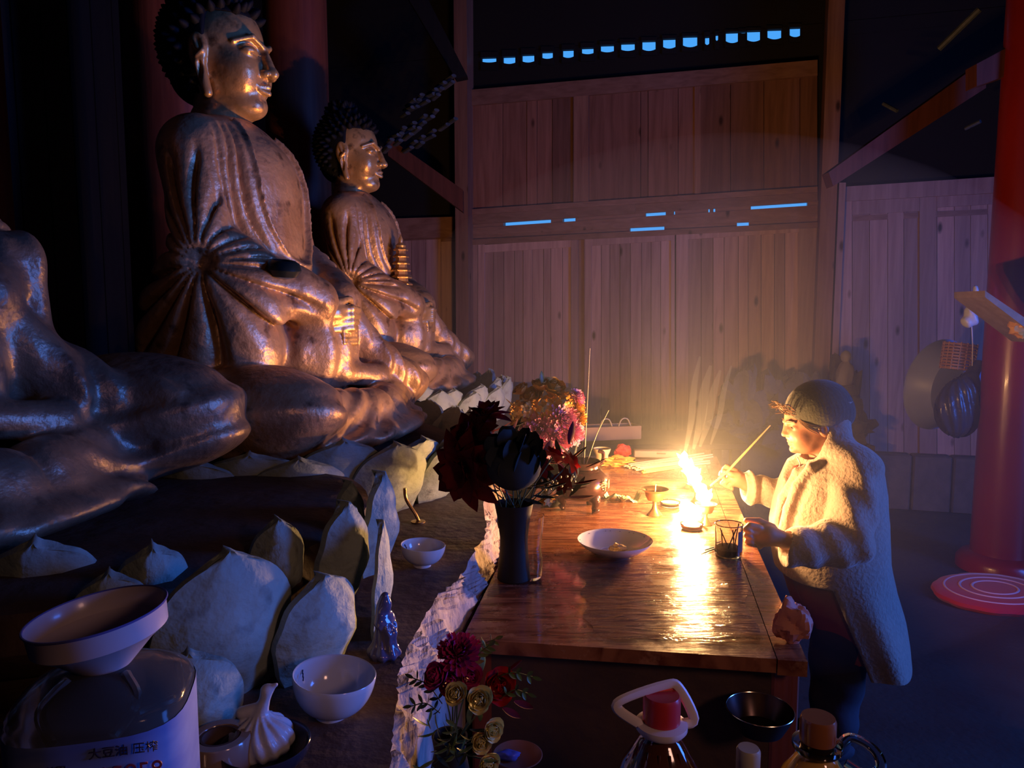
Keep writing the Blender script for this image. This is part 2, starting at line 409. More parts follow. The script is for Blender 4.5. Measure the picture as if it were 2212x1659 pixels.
post('trim_post', 985, 1012, .16, .2); post('trim_post', 1762, 1796, .18, .22)
post('trim_post', 1800, 1814, .10, .12, ytop=395, m=M_plank)
# diagonal braces and roof
M_brace = wood_mat('dark_red_timber', (0.085,0.022,0.012), (0.13,0.035,0.02), knots=False, rough=.7, vary=.1)  # darker tone of the red-brown timber, for the braces
def brace(pts, Y, th, nm='trim_brace', m=None):
    prism([at_y(x, y, Y) for x, y in pts], (0, th, 0)).obj(nm, m or M_brace, smooth=False, kind='structure')
brace([(838,296),(1000,410),(1000,458),(838,336)], 6.9, .12)
brace([(1790,372),(2130,128),(2130,190),(1800,402)], 5.6, .12)
brace([(2110,138),(2330,20),(2330,110),(2110,186)], 5.0, .12)
brace([(860,-40),(905,-40),(1010,165),(985,170)], 7.0, .1, m=M_darkwood)
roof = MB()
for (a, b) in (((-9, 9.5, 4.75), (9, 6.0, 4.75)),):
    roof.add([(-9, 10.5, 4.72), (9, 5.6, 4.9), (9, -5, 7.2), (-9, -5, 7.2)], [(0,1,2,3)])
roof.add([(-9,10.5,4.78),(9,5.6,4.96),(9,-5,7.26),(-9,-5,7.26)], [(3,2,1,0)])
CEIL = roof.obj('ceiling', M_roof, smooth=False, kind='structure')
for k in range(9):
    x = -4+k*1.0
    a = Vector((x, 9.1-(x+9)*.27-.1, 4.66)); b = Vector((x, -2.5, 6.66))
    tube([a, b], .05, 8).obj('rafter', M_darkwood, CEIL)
rs = random.Random(5)
def tile_cluster(c0, Y, n, d=(34, -22), nrm=(9, 15)):
    for k in range(n):
        i, j = k % 5, k//5
        p = at_y(c0[0]+i*22-j*6+rs.uniform(-4,4), c0[1]-i*13+j*13+rs.uniform(-3,3), Y)
        q = at_y(c0[0]+i*22-j*6+rs.uniform(12,22), c0[1]-i*13+j*13-rs.uniform(9,13), Y-.12)
        t = tube([p, q], .026, 8, flat=.55); t.obj('roof_tile', M_tile, CEIL)
tile_cluster((878, 228), 6.8, 14); tile_cluster((840, 300), 6.7, 14); tile_cluster((880, 318), 6.9, 8)
tube([at_y(2028,106,5.6), at_y(2116,20,5.4)], .022, 8).obj('roof_batten', M_tile, CEIL)
tube([at_y(2085,278,5.8), at_y(2118,262,5.7)], .014, 8).obj('roof_batten', M_tile, CEIL)
tube([at_y(1908,224,5.8), at_y(1938,240,5.7)], .014, 8).obj('roof_batten', M_tile, CEIL)
# side and rear walls
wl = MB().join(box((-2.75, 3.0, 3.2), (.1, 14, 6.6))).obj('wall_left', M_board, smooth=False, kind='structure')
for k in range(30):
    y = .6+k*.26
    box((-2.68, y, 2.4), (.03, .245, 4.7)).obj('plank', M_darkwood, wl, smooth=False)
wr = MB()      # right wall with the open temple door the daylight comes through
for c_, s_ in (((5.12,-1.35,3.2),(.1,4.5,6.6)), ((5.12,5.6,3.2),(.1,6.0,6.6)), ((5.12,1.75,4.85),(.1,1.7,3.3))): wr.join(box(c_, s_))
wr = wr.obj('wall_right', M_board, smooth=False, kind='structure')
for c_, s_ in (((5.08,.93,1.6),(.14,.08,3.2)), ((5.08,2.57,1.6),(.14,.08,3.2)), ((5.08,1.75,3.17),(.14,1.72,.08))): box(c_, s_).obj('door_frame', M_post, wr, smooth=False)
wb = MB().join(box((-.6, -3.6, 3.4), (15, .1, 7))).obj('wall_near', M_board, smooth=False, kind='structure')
# round timber pillars behind the statues
def pillar(name, px, wpx, Y, mtl, label=None):
    p = at_y(px, 670, Y); r = wpx/F_PX*Y*.5
    prof = [(r*1.02, 0), (r*1.02, .02), (r, .03)] + [(r*(1-.01*k), .03+k*1.0) for k in range(1, 7)]
    m = lathe(prof, 40); return m.obj(name, mtl, loc=(p.x, p.y, 0), kind='structure')
pillar('trim_pillar', 398, 200, 4.1, M_redwood); pillar('trim_pillar', 655, 134, 5.6, M_redwood); pillar('trim_pillar', -20, 110, 3.4, M_redwood)
M_redlac = mat('red_lacquer', (0.27,0.013,0.008), .32, col2=(0.17,0.009,0.006), nscale=3, coat=.12, bump=.002, bscale=14, stretch=(1,1,.3))
pc = at_z(2160, 1228, 0)
p_ = lathe([(.27,0),(.27,.06),(.24,.10),(.19,.12),(.187,.14)] + [(.187-.001*k, .14+.3*k) for k in range(1, 17)], 48)
p_.obj('trim_red_pillar', M_redlac, loc=(pc.x, pc.y, 0), kind='structure')
# ================================================================== STATUES
def gold_mat(name, c1, c2, rough, metal, bump, bscale=26, dirt=(0.05,0.022,0.012)):
    m, nt, b = new_mat(name); L = nt.links
    tc = N(nt, 'ShaderNodeTexCoord')
    no = N(nt, 'ShaderNodeTexNoise'); no.inputs['Scale'].default_value = 5; no.inputs['Detail'].default_value = 6; L.new(tc.outputs['Object'], no.inputs['Vector'])
    r = N(nt, 'ShaderNodeValToRGB'); e = r.color_ramp.elements; e[0].position = .36; e[0].color = c4(c1); e[1].position = .6; e[1].color = c4(c2)
    L.new(no.outputs['Fac'], r.inputs[0])
    n2 = N(nt, 'ShaderNodeTexNoise'); n2.inputs['Scale'].default_value = 16; n2.inputs['Detail'].default_value = 8; L.new(tc.outputs['Object'], n2.inputs['Vector'])
    r2 = N(nt, 'ShaderNodeValToRGB'); e = r2.color_ramp.elements; e[0].position = .58; e[0].color = (0,0,0,1); e[1].position = .72; e[1].color = (.75,.75,.75,1)
    L.new(n2.outputs['Fac'], r2.inputs[0])
    mx = N(nt, 'ShaderNodeMix', data_type='RGBA'); L.new(r2.outputs[0], mx.inputs[0]); L.new(r.outputs[0], mx.inputs[6]); mx.inputs[7].default_value = c4(dirt)
    base = mx.outputs[2]
    L.new(base, b.inputs['Base Color']); b.inputs['Metallic'].default_value = metal
    mr = N(nt, 'ShaderNodeMapRange'); mr.inputs['To Min'].default_value = rough-.06; mr.inputs['To Max'].default_value = rough+.16
    L.new(n2.outputs['Fac'], mr.inputs[0]); L.new(mr.outputs[0], b.inputs['Roughness'])
    n3 = N(nt, 'ShaderNodeTexNoise'); n3.inputs['Scale'].default_value = bscale; n3.inputs['Detail'].default_value = 4; L.new(tc.outputs['Object'], n3.inputs['Vector'])
    bp = N(nt, 'ShaderNodeBump'); bp.inputs['Distance'].default_value = bump; L.new(n3.outputs['Fac'], bp.inputs['Height']); L.new(bp.outputs[0], b.inputs['Normal'])
    return m
M_gold = gold_mat('gilded_bronze', (0.48,0.27,0.125), (0.66,0.40,0.20), .36, .45, .006)
M_face = gold_mat('gilded_face', (0.58,0.32,0.12), (0.76,0.46,0.19), .28, .5, .004, 22)
M_hair = mat('blue_black_hair', (0.005,0.005,0.007), .7, spec=.25)
M_ston = gold_mat('painted_stone_petal', (0.27,0.33,0.28), (0.38,0.44,0.36), .62, .0, .010, 18, dirt=(0.12,0.13,0.11))
M_darkgloss = mat('dark_gloss', (0.012,0.02,0.02), .3)
def buddha_sdf(P, near=False):
    X, Y, Z = P; A = np.abs(Y); Q = [X, A, Z]          # mirror: evaluate both sides with A
    d = ell(Q, (-.04,0,.34), (.30,.40,.30))
    d = smin(d, ell(Q, (-.06,0,.78), (.25,.33,.42)), .08)
    d = smin(d, ell(Q, (-.08,0,1.03), (.25,.35,.27)), .08)
    d = smin(d, cap(Q, (-.11,0,1.16), (-.09,.27,1.13), .13, .13), .08)
    d = smin(d, cap(Q, (-.09,.30,1.12), (-.02,.38,.72), .125, .115), .05)      # upper arm
    # chest opening / robe
    ey = Y/.215; ez = (Z-1.06)/.34
    e = np.sqrt(ey*ey+ez*ez)
    robe = np.clip((e-.93)/.10, 0, 1); robe = np.where(X > -.02, robe, 1)
    d = d + .020*(1-robe)*np.clip((X+.02)/.08, 0, 1)
    rim = np.exp(-((e-1.02)/.045)**2)*(X > 0); d = d - .014*rim
    bands = np.clip((e-1.04)/.06, 0, 1)*np.clip((1.85-e)/.12, 0, 1)*np.clip(X/.05, 0, 1)*np.clip((Z-.74)/.06, 0, 1); d = d + .015*bands*(1-np.abs(np.sin((e-1.04)*PI/.20)))**1.5*1.6
    # belt band
    belt = np.exp(-((Z-(.665+.05*X))/.055)**4)*np.clip((X+.05)/.05, 0, 1); d = d - .022*belt
    # sleeves: forearm and hanging cloth
    s = cap(Q, (-.02,.39,.72), (.22,.20,.60), .115, .11)
    s = smin(s, cap(Q, (.20,.22,.60), (.29,.13,.565), .11, .10), .04)
    fc = ell(Q, (.00,.34,.48), (.27,.17,.36))
    fc = smax(fc, -(Z-.24), .03)
    s = smin(s, fc, .06)
    cone = ell(Q, (-.10,.38,.40), (.20,.12,.34)); s = smin(s, cone, .05)
    # folds radiating from the pinch at the elbow
    cx, cz = .02, .70
    dx, dz = X-cx, Z-cz; rr = np.sqrt(dx*dx+dz*dz)+1e-5; th = np.arctan2(dx, dz)
    w_ = th + .10*np.sin(3*th+1.0) + .05*np.sin(9*rr)
    low = 1.01-np.sqrt(np.sin(w_*7.5)**2+.012); up = 1-np.abs(np.sin(w_*10.5+.6))
    bl = np.clip((cz-Z)/.05+.5, 0, 1); gr = bl*.056*low**2.0*np.clip(rr/.18, .25, 1) + (1-bl)*.034*up**2.0*np.clip(rr/.22, .25, 1)*np.clip((.46-rr)/.12, 0, 1)
    gr = gr*(1-.75*np.exp(-((th-1.82)/.22)**2))
    side = np.clip((A-.16)/.06, 0, 1)*np.clip((.50-rr)/.1, 0, 1)*np.clip((e-1.70)/.14, 0, 1)
    d = smin(d, s, .035) + gr*side
    pinch = np.sqrt(dx*dx+dz*dz); d = d + .05*np.exp(-(pinch/.05)**2)*np.clip((A-.2)/.05, 0, 1)
    # far sleeve trailing forward onto the lap
    tr = cap(P, (.30,.16,.52), (.40,.30,.30), .07, .085); tr = smin(tr, cap(P, (.40,.30,.30), (.52,.46,.20), .085, .05), .04)
    tr = tr + .012*np.sin(Y*70)*np.sin(1.5+X*12)
    d = smin(d, tr, .03)
    # apron of cloth falling in front of the belly
    d = smin(d, ell(P, (.24,0,.36), (.16,.24,.22)) + .008*np.sin(Y*55), .05)
    # legs
    lg = ell(Q, (.30,.55,.175), (.27,.21,.155), None)
    lg = smin(lg, cap(Q, (-.08,.34,.17), (.28,.52,.17), .17, .14), .08)
    lg = smin(lg, cap(Q, (.40,.46,.13), (.50,.06,.12), .115, .095), .05)
    sk = ell(Q, (.20,0,.055), (.48,.66,.085)); lg = smin(lg, sk, .05)
    q = np.sqrt((X-.25)**2+((A-.45)/.9)**2+((Z-.28)/.6)**2)
    lg = lg + .007*np.sin(q*62)*np.clip((A-.1)/.1, 0, 1)*np.clip((.30-Z)/.1, 0, 1)*np.clip((X-.1)/.1, 0, 1)
    if near:
        sv = cap(P, (.10,.22,.68), (.265,.26,.66), .095, .085); sv = smin(sv, cap(P, (.265,.26,.65), (.285,.29,.42), .083, .07), .03)
        sv = smin(sv, cap(P, (.285,.29,.42), (.46,.37,.31), .07, .055), .04); sv = smin(sv, cap(P, (.44,.37,.31), (.64,.43,.29), .055, .022), .02)
        sv = sv + .007*np.sin(Y*60+X*20)
        d = smin(d, sv, .03)
        lg = smin(lg, ell(P, (.40,.56,.20), (.36,.25,.20)), .06)
        q2 = np.sqrt(((X-.35)/1.0)**2+((Y-.55)/.9)**2+((Z-.36)/.55)**2)
        lg = lg + .012*np.sin(q2*42)*np.clip((Y-.2)/.1, 0, 1)*np.clip((.36-Z)/.1, 0, 1)
    # upturned foot
    ft = cap(P, (.44,.20,.24), (.36,-.02,.27), .055, .045); lg = smin(lg, ft, .02)
    d = smin(d, lg, .03)
    return smax(d, -(Z-.0), .01)
def hand_sdf(P, scale=1.0):
    """two hands laid in the lap, fingers across each other, thumbs touching"""
    X, Y, Z = P
    d = ell(P, (.40,.03,.50), (.07,.10,.045))
    for k in range(4):
        z = .535-.026*k
        d = smin(d, cap(P, (.41,-.10,z-.01), (.475,-.02,z), .020, .018), .004)
        d = smin(d, cap(P, (.475,-.02,z), (.468,.085-.012*k,z-.004), .018, .014), .004)
    d = smin(d, cap(P, (.36,-.14,.53), (.42,-.08,.52), .055, .04), .03)
    d = smin(d, cap(P, (.36,.15,.53), (.42,.10,.50), .055, .04), .03)
    for k in range(4):
        z = .455-.018*k
        d = smin(d, cap(P, (.44,.12,z), (.475,.02,z-.006), .016, .014), .003)
        d = smin(d, cap(P, (.475,.02,z-.006), (.455,-.06,z-.006), .014, .011), .003)
    d = smin(d, cap(P, (.43,-.09,.555), (.46,-.01,.575), .019, .015), .006)
    d = smin(d, cap(P, (.43,.09,.55), (.46,.01,.573), .019, .015), .006)
    return d
def head_sdf(P):
    X, Y, Z = P; Q = [X, np.abs(Y), Z]
    d = ell(Q, (-.03,0,.07), (.205,.178,.225))
    d = smin(d, ell(Q, (.025,0,-.085), (.165,.142,.165)), .06)
    d = smin(d, ell(Q, (.10,.075,-.055), (.075,.07,.085)), .05)
    d = smin(d, ell(Q, (.135,0,-.195), (.05,.055,.042)), .04)
    d = smin(d, ell(Q, (.085,0,-.205), (.09,.09,.05)), .04)                     # soft double chin
    d = smin(d, cap(Q, (.185,0,.06), (.222,0,-.045), .016, .024), .022)         # nose
    d = smin(d, ell(Q, (.228,0,-.058), (.030,.026,.024)), .012)
    d = smin(d, ell(Q, (.205,.034,-.064), (.026,.017,.019)), .008)
    d = smax(d, -ell(Q, (.216,.017,-.080), (.014,.009,.012)), .006)
    so = ell(Q, (.200,.078,.032), (.045,.056,.032)); d = smax(d, -so, .02)       # sockets
    b = cap(Q, (.192,.022,.062), (.176,.080,.086), .010, .012); b = smin(b, cap(Q, (.176,.080,.086), (.112,.140,.052), .012, .008), .01)
    d = smin(d, b, .018)
    d = smin(d, ell(Q, (.150,.074,.022), (.040,.052,.030)), .010)                 # lids
    d = smax(d, -ell(Q, (.187,.074,.010), (.016,.043,.0045)), .004)
    d = smin(d, cap(Q, (.187,.03,.017), (.165,.115,.017), .004, .003), .004)
    l = cap(Q, (.207,0,-.114), (.178,.050,-.121), .0135, .006); d = smin(d, l, .007)
    l = cap(Q, (.203,0,-.143), (.178,.042,-.132), .0165, .007); d = smin(d, l, .007)
    d = smax(d, -cap(Q, (.222,0,-.127), (.182,.056,-.126), .0045, .003), .004)
    d = smax(d, -ell(Q, (.213,0,-.093), (.010,.008,.014)), .006)
    d = smax(d, -ell(Q, (.195,0,-.168), (.018,.035,.010)), .012)
    # ears with long lobes
    er = ell(Q, (-.035,.180,.015), (.045,.026,.080)); er = smin(er, cap(Q, (-.03,.178,-.05), (.0,.170,-.175), .025, .022), .02)
    er = smax(er, -ell(Q, (-.025,.208,.015), (.026,.018,.056)), .008)
    er = smax(er, -ell(Q, (-.018,.200,-.085), (.011,.02,.045)), .008)
    er = smin(er, cap(Q, (-.005,.196,.0), (-.03,.200,-.025), .010), .008)
    er = smin(er, cap(Q, (-.04,.196,.045), (-.025,.200,.01), .008), .008)
    d = smin(d, er, .012)
    nk = cap(Q, (-.03,0,-.16), (-.05,0,-.42), .118, .150); nk = nk + .005*np.cos((Z+.28)*75)*(Z < -.2)
    d = smin(d, nk, .03)
    return d
def hair_sdf(P):
    X, Y, Z = P; Q = [X, np.abs(Y), Z]
    d = ell(Q, (-.055,0,.085), (.225,.197,.240)); d = smin(d, ell(Q, (-.09,0,.29), (.11,.11,.09)), .05)
    d = smin(d, ell(Q, (-.13,0,-.06), (.13,.15,.13)), .05)
    cut = smax(X-(-.005), Z-(.185-.06*np.abs(Y)/.15), .02)      # face side and below the hairline
    cut = -smax(-(X+.0), (Z-(.182)), .015)
    return smax(d, -smax(-(X-.0)-.0, Z-.182, .01), .008)
HP = Vector((-.115, 0, 1.535))
me_body = sd_data('robed_body', buddha_sdf, (-.48,-.82,-.03), (.80,.82,1.36), .0075, M_gold)
me_near = sd_data('robed_body', lambda P: buddha_sdf(P, True), (-.48,-.82,-.03), (.86,.98,1.36), .010, gold_mat('shaded_bronze', (0.20,0.135,0.085), (0.32,0.21,0.12), .36, .45, .006))  # nearest statue stands in shade; that shade is put into a darker bronze
me_hand = sd_data('folded_hands', hand_sdf, (.27,-.22,.36), (.53,.24,.63), .006, M_face)
me_head = sd_data('head', head_sdf, (-.26,-.24,-.42), (.27,.24,.33), .006, M_face)
hm = sd_mesh(hair_sdf, (-.33,-.24,-.22), (.21,.24,.42), .012)
hb = MB().add([tuple(p) for p in hm[0]], [tuple(int(i) for i in q) for q in hm[1]])
# snail curls
def curls():
    m = MB(); n = 360
    for k in range(n):
        z = 1-2*(k+.5)/n; a = k*2.399963; r = math.sqrt(1-z*z); d = Vector((r*math.cos(a), r*math.sin(a), z))
        c = Vector((-.055,0,.085))
        p = c + Vector((d.x*.228, d.y*.200, d.z*.243))
        if p.x > -.01 and p.z < .19: continue
        if p.z < -.13: continue
        if abs(p.y) > .13 and p.x > -.10 and p.z < .11: continue
        if d.z > .82: p = Vector((-.09,0,.29)) + Vector((d.x*.10, d.y*.10, d.z*.09))*1.02; p.x += d.x*.05; p.y += d.y*.05
        nrm = Vector((d.x/.228, d.y/.2, d.z/.243)).normalized()
        m.join(lathe([(.021,-.012),(.022,.006),(.016,.022),(.008,.034),(.001,.040)], 7), aim(p, nrm) @ Matrix.Rotation(PI/2, 4, 'Y'))
    for k in range(26):
        d = Vector((math.cos(k*2.4)*math.sqrt(1-(1-k/26)**2), math.sin(k*2.4)*math.sqrt(1-(1-k/26)**2), 1-k/26)).normalized()
        p = Vector((-.09,0,.29)) + Vector((d.x*.115, d.y*.115, d.z*.095))
        m.join(lathe([(.021,-.012),(.022,.006),(.016,.022),(.008,.034),(.001,.040)], 7), aim(p, d) @ Matrix.Rotation(PI/2, 4, 'Y'))
    return m
me_hair = hb.join(curls()).mesh('hair', M_hair, True, 50)
LEDGE = 1.05
def statue(loc, rz, label, sc=1.0, body=None, hands=True):
    t = thing('buddha_statue', loc, label, 'statue', 'gilded buddha statues in a row on lotus seats', rot=(0,0,rz)); t.scale = (sc, sc, sc)
    link('robed_body', body or me_body, t)
    if hands: link('folded_hands', me_hand, t, loc=(-.07, 0, 0))
    h = link('head', me_head, t, loc=HP); g = link('hair', me_hair, t, loc=HP, kind='stuff'); h.scale = g.scale = (.88,)*3
    return t
ST2 = statue((-1.06, 3.14, 1.25), -math.radians(8.6), 'large gilded seated buddha statue, middle and tallest of the row, robe pinched at the elbow')
ST3 = statue((-.93, 5.02, 1.25), -math.radians(8.6), 'gilded seated buddha statue farthest back, holding a small tiered pagoda at its chest')
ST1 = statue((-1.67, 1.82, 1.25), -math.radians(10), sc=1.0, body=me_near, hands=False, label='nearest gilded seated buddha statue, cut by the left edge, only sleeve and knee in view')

# golden pagoda in the hand of the farthest statue
pg = thing('pagoda', (-.72, 4.86, 1.845), 'small golden tiered pagoda held upright by the farthest statue', 'pagoda'); pg.rotation_euler = (0,0,.3)
lathe([(.075,0),(.08,.02),(.06,.03)], 6).obj('base', M_face, pg, angle=30)
for k in range(7):
    r = .066-.0045*k; z = .03+.044*k
    lathe([(r*.8,z),(r*.78,z+.024),(r*1.18,z+.022),(r*1.22,z+.030),(r*.8,z+.046)], 6).obj('tier', M_face, pg, angle=30)
lathe([(.03,.335),(.035,.35),(.014,.37),(.016,.39),(.002,.42)], 10).obj('finial', M_face, pg)
# dark bowl-shaped piece at the waist of the middle statue
bw = lathe([(.015,0),(.052,.011),(.066,.036),(.058,.060),(.042,.070),(.038,.066),(.048,.055),(.0001,.05)], 28)
bo = bw.obj('dark_round_piece', M_darkgloss, label='dark bowl-shaped piece resting at the waist of the middle statue', cat='bowl', loc=(-.855, 2.79, 1.895), rot=(.12,.1,0))
# ------------------------------------------------------------------ lotus seats
M_lotus = mat('lotus_seat_paint', (0.05,0.028,0.02), .7, col2=(0.09,0.05,0.035), nscale=5, bump=.01, bscale=14)
def petal_mesh(w, h, th=.03, bulge=.055, tip=.03, flip=False):
    prof = lambda t: (.78+.22*math.sin(PI*min(.5, t*1.1))) if t < .45 else max(.03, 1-((t-.45)/.553)**2.3)**.56
    m = MB(); nx, ny = 8, 15
    out = []; inn = []
    for j in range(ny+1):
        t = 1-(1-j/ny)**1.7; ww = w*.5*prof(t)
        for i in range(nx+1):
            s = 2*i/nx-1
            o = bulge*(1-s*s)*math.sin(PI*min(1, t*.85+.12)) + tip*t**4
            o += .004*math.sin(9*s+5*t)+.003*math.sin(17*t+3*s)
            z = h*t*(1-.05*s*s) + .012*h*math.sin(7*s+3*w*20)*t*(1-t)*2
            out.append((o, s*ww, z)); inn.append((o-th*(1-abs(s)*.5), s*ww*.97, z))
    f = []
    n = len(out)
    for j in range(ny):
        for i in range(nx):
            a = j*(nx+1)+i; f += [(a, a+1, a+nx+2, a+nx+1), (a+n, a+nx+1+n, a+nx+2+n, a+1+n)]
    rim = [i for i in range(nx+1)] + [j*(nx+1)+nx for j in range(1, ny+1)] + [ny*(nx+1)+i for i in range(nx-1,-1,-1)] + [j*(nx+1) for j in range(ny-1,0,-1)]
    for k in range(len(rim)):
        a, b = rim[k], rim[(k+1)%len(rim)]; f.append((b, a, a+n, b+n))
    return m.add(out+inn, [tuple(reversed(q)) if flip else q for q in f]).mesh('petal', M_ston, True, 50)
PM = [petal_mesh(.235, .30, bulge=.062, tip=.012), petal_mesh(.21, .27, bulge=.06), petal_mesh(.25, .28, bulge=.08)]
def lotus(c, R, label, custom=None, a0=-100, a1=110, step=15, wide=1.0):
    t = thing('lotus_pedestal', (c[0], c[1], LEDGE), label, 'pedestal', 'lotus pedestals under the buddha statues')
    lathe([(R*.80,0),(R*.92,.05),(R*.95,.10),(R*.92,.17),(R*.82,.195),(R*.55,.20),(.001,.20)], 56).obj('seat', M_lotus, t)
    rr = random.Random(int(R*1000)+int(c[1]*10))
    def put(x, y, z, ang, lean, s, m):
        o = link('petal', m, t, loc=(x, y, z)); o.rotation_euler = (0, 0, 0)
        o.rotation_mode = 'QUATERNION'
        M = Matrix.Rotation(ang, 4, 'Z') @ Matrix.Rotation(lean, 4, 'Y'); o.rotation_quaternion = M.to_quaternion(); o.scale = s
    if custom:
        for (bx, by, z, tipx, tipy, wpx, ang, lean) in custom:
            p = at_z(bx, by, z); d = p.y
            h = (by-tipy)*d/F_PX*1.05; wd = wpx*d/F_PX
            put(p.x-c[0], p.y-c[1], z-LEDGE, math.radians(ang), lean, (.5 if ang == 6 else 1, wd/.235, h/.30), PM[0])
    else:
        k = 0; a = a0
        while a <= a1:
            A = math.radians(a+rr.uniform(-2,2))
            put(R*math.cos(A), R*math.sin(A), 0, A, .30, (1,wide,rr.uniform(.92,1.05)), PM[k%3])
            A += math.radians(step/2); put(R*.93*math.cos(A), R*.93*math.sin(A), .06, A, .42, (1,wide,.85), PM[(k+1)%3]); a += step; k += 1
    return t
lotus((-1.15, 2.02), .80, 'nearest lotus pedestal, thick stone petals beside the funnel and bowls', custom=[
    (684,1445,1.05,700,1228,250,-27,.08),(815,1358,1.05,812,1118,158,6,.04),(486,1498,1.05,500,1165,325,-44,.12),(415,1600,1.05,420,1385,230,-64,.10),
    (735,1290,1.11,708,1078,160,-20,.06),(800,1230,1.10,795,1015,150,-2,.10),(596,1300,1.11,600,1108,130,-52,.12),(747,1180,1.15,752,1036,60,-30,.05),
    (250,1420,1.10,240,1210,170,-66,.2),(120,1330,1.11,120,1090,220,-70,.55),(330,1330,1.12,350,1120,150,-60,.5)])
lotus((-1.02, 3.20), .80, 'middle lotus pedestal, grey stone petals behind the white bowl', step=21, a0=-110, wide=1.38)
lotus((-.90, 5.05), .80, 'farthest lotus pedestal, petals in the dark behind the yellow flowers')
from mathutils import noise
# ================================================================== LEDGE AND TABLE
M_ledge = mat('ledge_top', (0.085,0.045,0.032), .6, col2=(0.15,0.085,0.06), nscale=4, bump=.006, bscale=22, rvar=.12)
M_plast = mat('broken_plaster', (0.50,0.40,0.36), .8, col2=(0.28,0.20,0.17), nscale=11, stretch=(3,1,.8), bump=.012, bscale=24, contrast=1.6)
top_px = [(1046,1040),(1040,1080),(1050,1133),(1044,1162),(1024,1191),(1005,1227),(977,1262),(948,1283),(932,1305),(907,1355),(878,1400),(866,1440),(857,1470),(862,1500),(850,1560),(846,1610),(839,1680),(830,1780),(810,2000)]
bot_px = [(1086,1060),(1078,1100),(1071,1125),(1078,1160),(1083,1200),(1074,1222),(1061,1244),(1050,1268),(1040,1290),(1012,1336),(992,1378),(978,1404),(960,1440),(940,1480),(920,1540),(900,1600),(872,1680),(850,1790),(830,2000)]
def dens(pts, n, jit, rr):
    c = [Vector((x, y, 0)) for x, y in pts]; out = []
    for i in range(len(c)-1):
        for k in range(n):
            p = c[i].lerp(c[i+1], k/n); out.append((p.x + (rr.uniform(-jit, jit) if (i*n+k) % 2 else rr.uniform(-jit*.6, jit*.6)), p.y + rr.uniform(-jit, jit)*.6))
    out.append(pts[-1]); return out
rr = random.Random(3)
tp = dens(top_px, 5, 5.0, rr); bp_ = dens(bot_px, 5, 0.6, rr)
TT = [at_z(x, y, LEDGE) for x, y in tp]; BB = [at_z(x, y, .935) for x, y in bp_]
led = MB(); n = len(TT)
outer = [Vector((-2.68, p.y, LEDGE)) for p in TT]
led.add(outer + TT, [(i, i+1, n+i+1, n+i) for i in range(n-1)])
far = [Vector((-2.68, 7.0, LEDGE)), Vector((.62, 7.0, LEDGE)), Vector((TT[0].x+.35, TT[0].y+1.6, LEDGE)), TT[0], outer[0]]
led.add(far, [(4,3,2,1,0)])
led.add([p for p in (far[0], far[1], far[2], far[3])] + [Vector((p.x, p.y, 0)) for p in (far[0], far[1], far[2], far[3])], [(1,2,6,5),(2,3,7,6)])
lo = led.obj('trim_ledge', M_ledge, smooth=False, kind='structure')
fc = MB(); K = 12
for j in range(K+1):
    t = j/K
    for i in range(n):
        p = TT[i].lerp(BB[i], t); q = .022*noise.fractal(Vector((p.x*9, p.y*16, t*1.6)), 1.0, 2.0, 4) if 0 < j < K else 0
        fc.v.append(tuple(p + Vector((q, 0, q*.6))))
fc.f += [(j*n+i, j*n+i+1, (j+1)*n+i+1, (j+1)*n+i) for j in range(K) for i in range(n-1)]
b0 = len(fc.v); fc.v += [(p.x, p.y, 0) for p in BB]; fc.f += [(K*n+i, K*n+i+1, b0+i+1, b0+i) for i in range(n-1)]
fc.obj('broken_edge', M_plast, lo, angle=25)
# ------------------------------------------------------------------ altar table
TZ = .95
def lacq():
    m, nt, b = new_mat('red_table_lacquer'); L = nt.links
    tc = N(nt, 'ShaderNodeTexCoord'); mp = N(nt, 'ShaderNodeMapping'); mp.inputs['Scale'].default_value = (3.2, 22, 5); mp.inputs['Rotation'].default_value = (0,0,.06); L.new(tc.outputs['Object'], mp.inputs[0])
    n1 = N(nt, 'ShaderNodeTexNoise'); n1.inputs['Scale'].default_value = 2.2; n1.inputs['Detail'].default_value = 8; n1.inputs['Distortion'].default_value = .8; L.new(mp.outputs[0], n1.inputs[0])
    r = N(nt, 'ShaderNodeValToRGB'); e = r.color_ramp.elements; e[0].position = .38; e[0].color = (.13,.036,.018,1); e[1].position = .60; e[1].color = (.30,.12,.06,1)
    L.new(n1.outputs['Fac'], r.inputs[0])
    n2 = N(nt, 'ShaderNodeTexNoise'); n2.inputs['Scale'].default_value = 9; n2.inputs['Detail'].default_value = 9; n2.inputs['Roughness'].default_value = .75; L.new(tc.outputs['Object'], n2.inputs[0])
    r2 = N(nt, 'ShaderNodeValToRGB'); e = r2.color_ramp.elements; e[0].position = .55; e[0].color = (0,0,0,1); e[1].position = .70; e[1].color = (.7,.7,.7,1); L.new(n2.outputs['Fac'], r2.inputs[0])
    mx = N(nt, 'ShaderNodeMix', data_type='RGBA'); L.new(r2.outputs[0], mx.inputs[0]); L.new(r.outputs[0], mx.inputs[6]); mx.inputs[7].default_value = (.50,.27,.16,1)
    L.new(mx.outputs[2], b.inputs['Base Color'])
    mr = N(nt, 'ShaderNodeMapRange'); mr.inputs['From Min'].default_value = .35; mr.inputs['From Max'].default_value = .75; mr.inputs['To Min'].default_value = .13; mr.inputs['To Max'].default_value = .42
    L.new(n2.outputs['Fac'], mr.inputs[0]); L.new(mr.outputs[0], b.inputs['Roughness'])
    bp = N(nt, 'ShaderNodeBump'); bp.inputs['Distance'].default_value = .0012; L.new(n1.outputs['Fac'], bp.inputs['Height']); L.new(bp.outputs[0], b.inputs['Normal'])
    b.inputs['Coat Weight'].default_value = .35; b.inputs['Coat Roughness'].default_value = .06
    return m
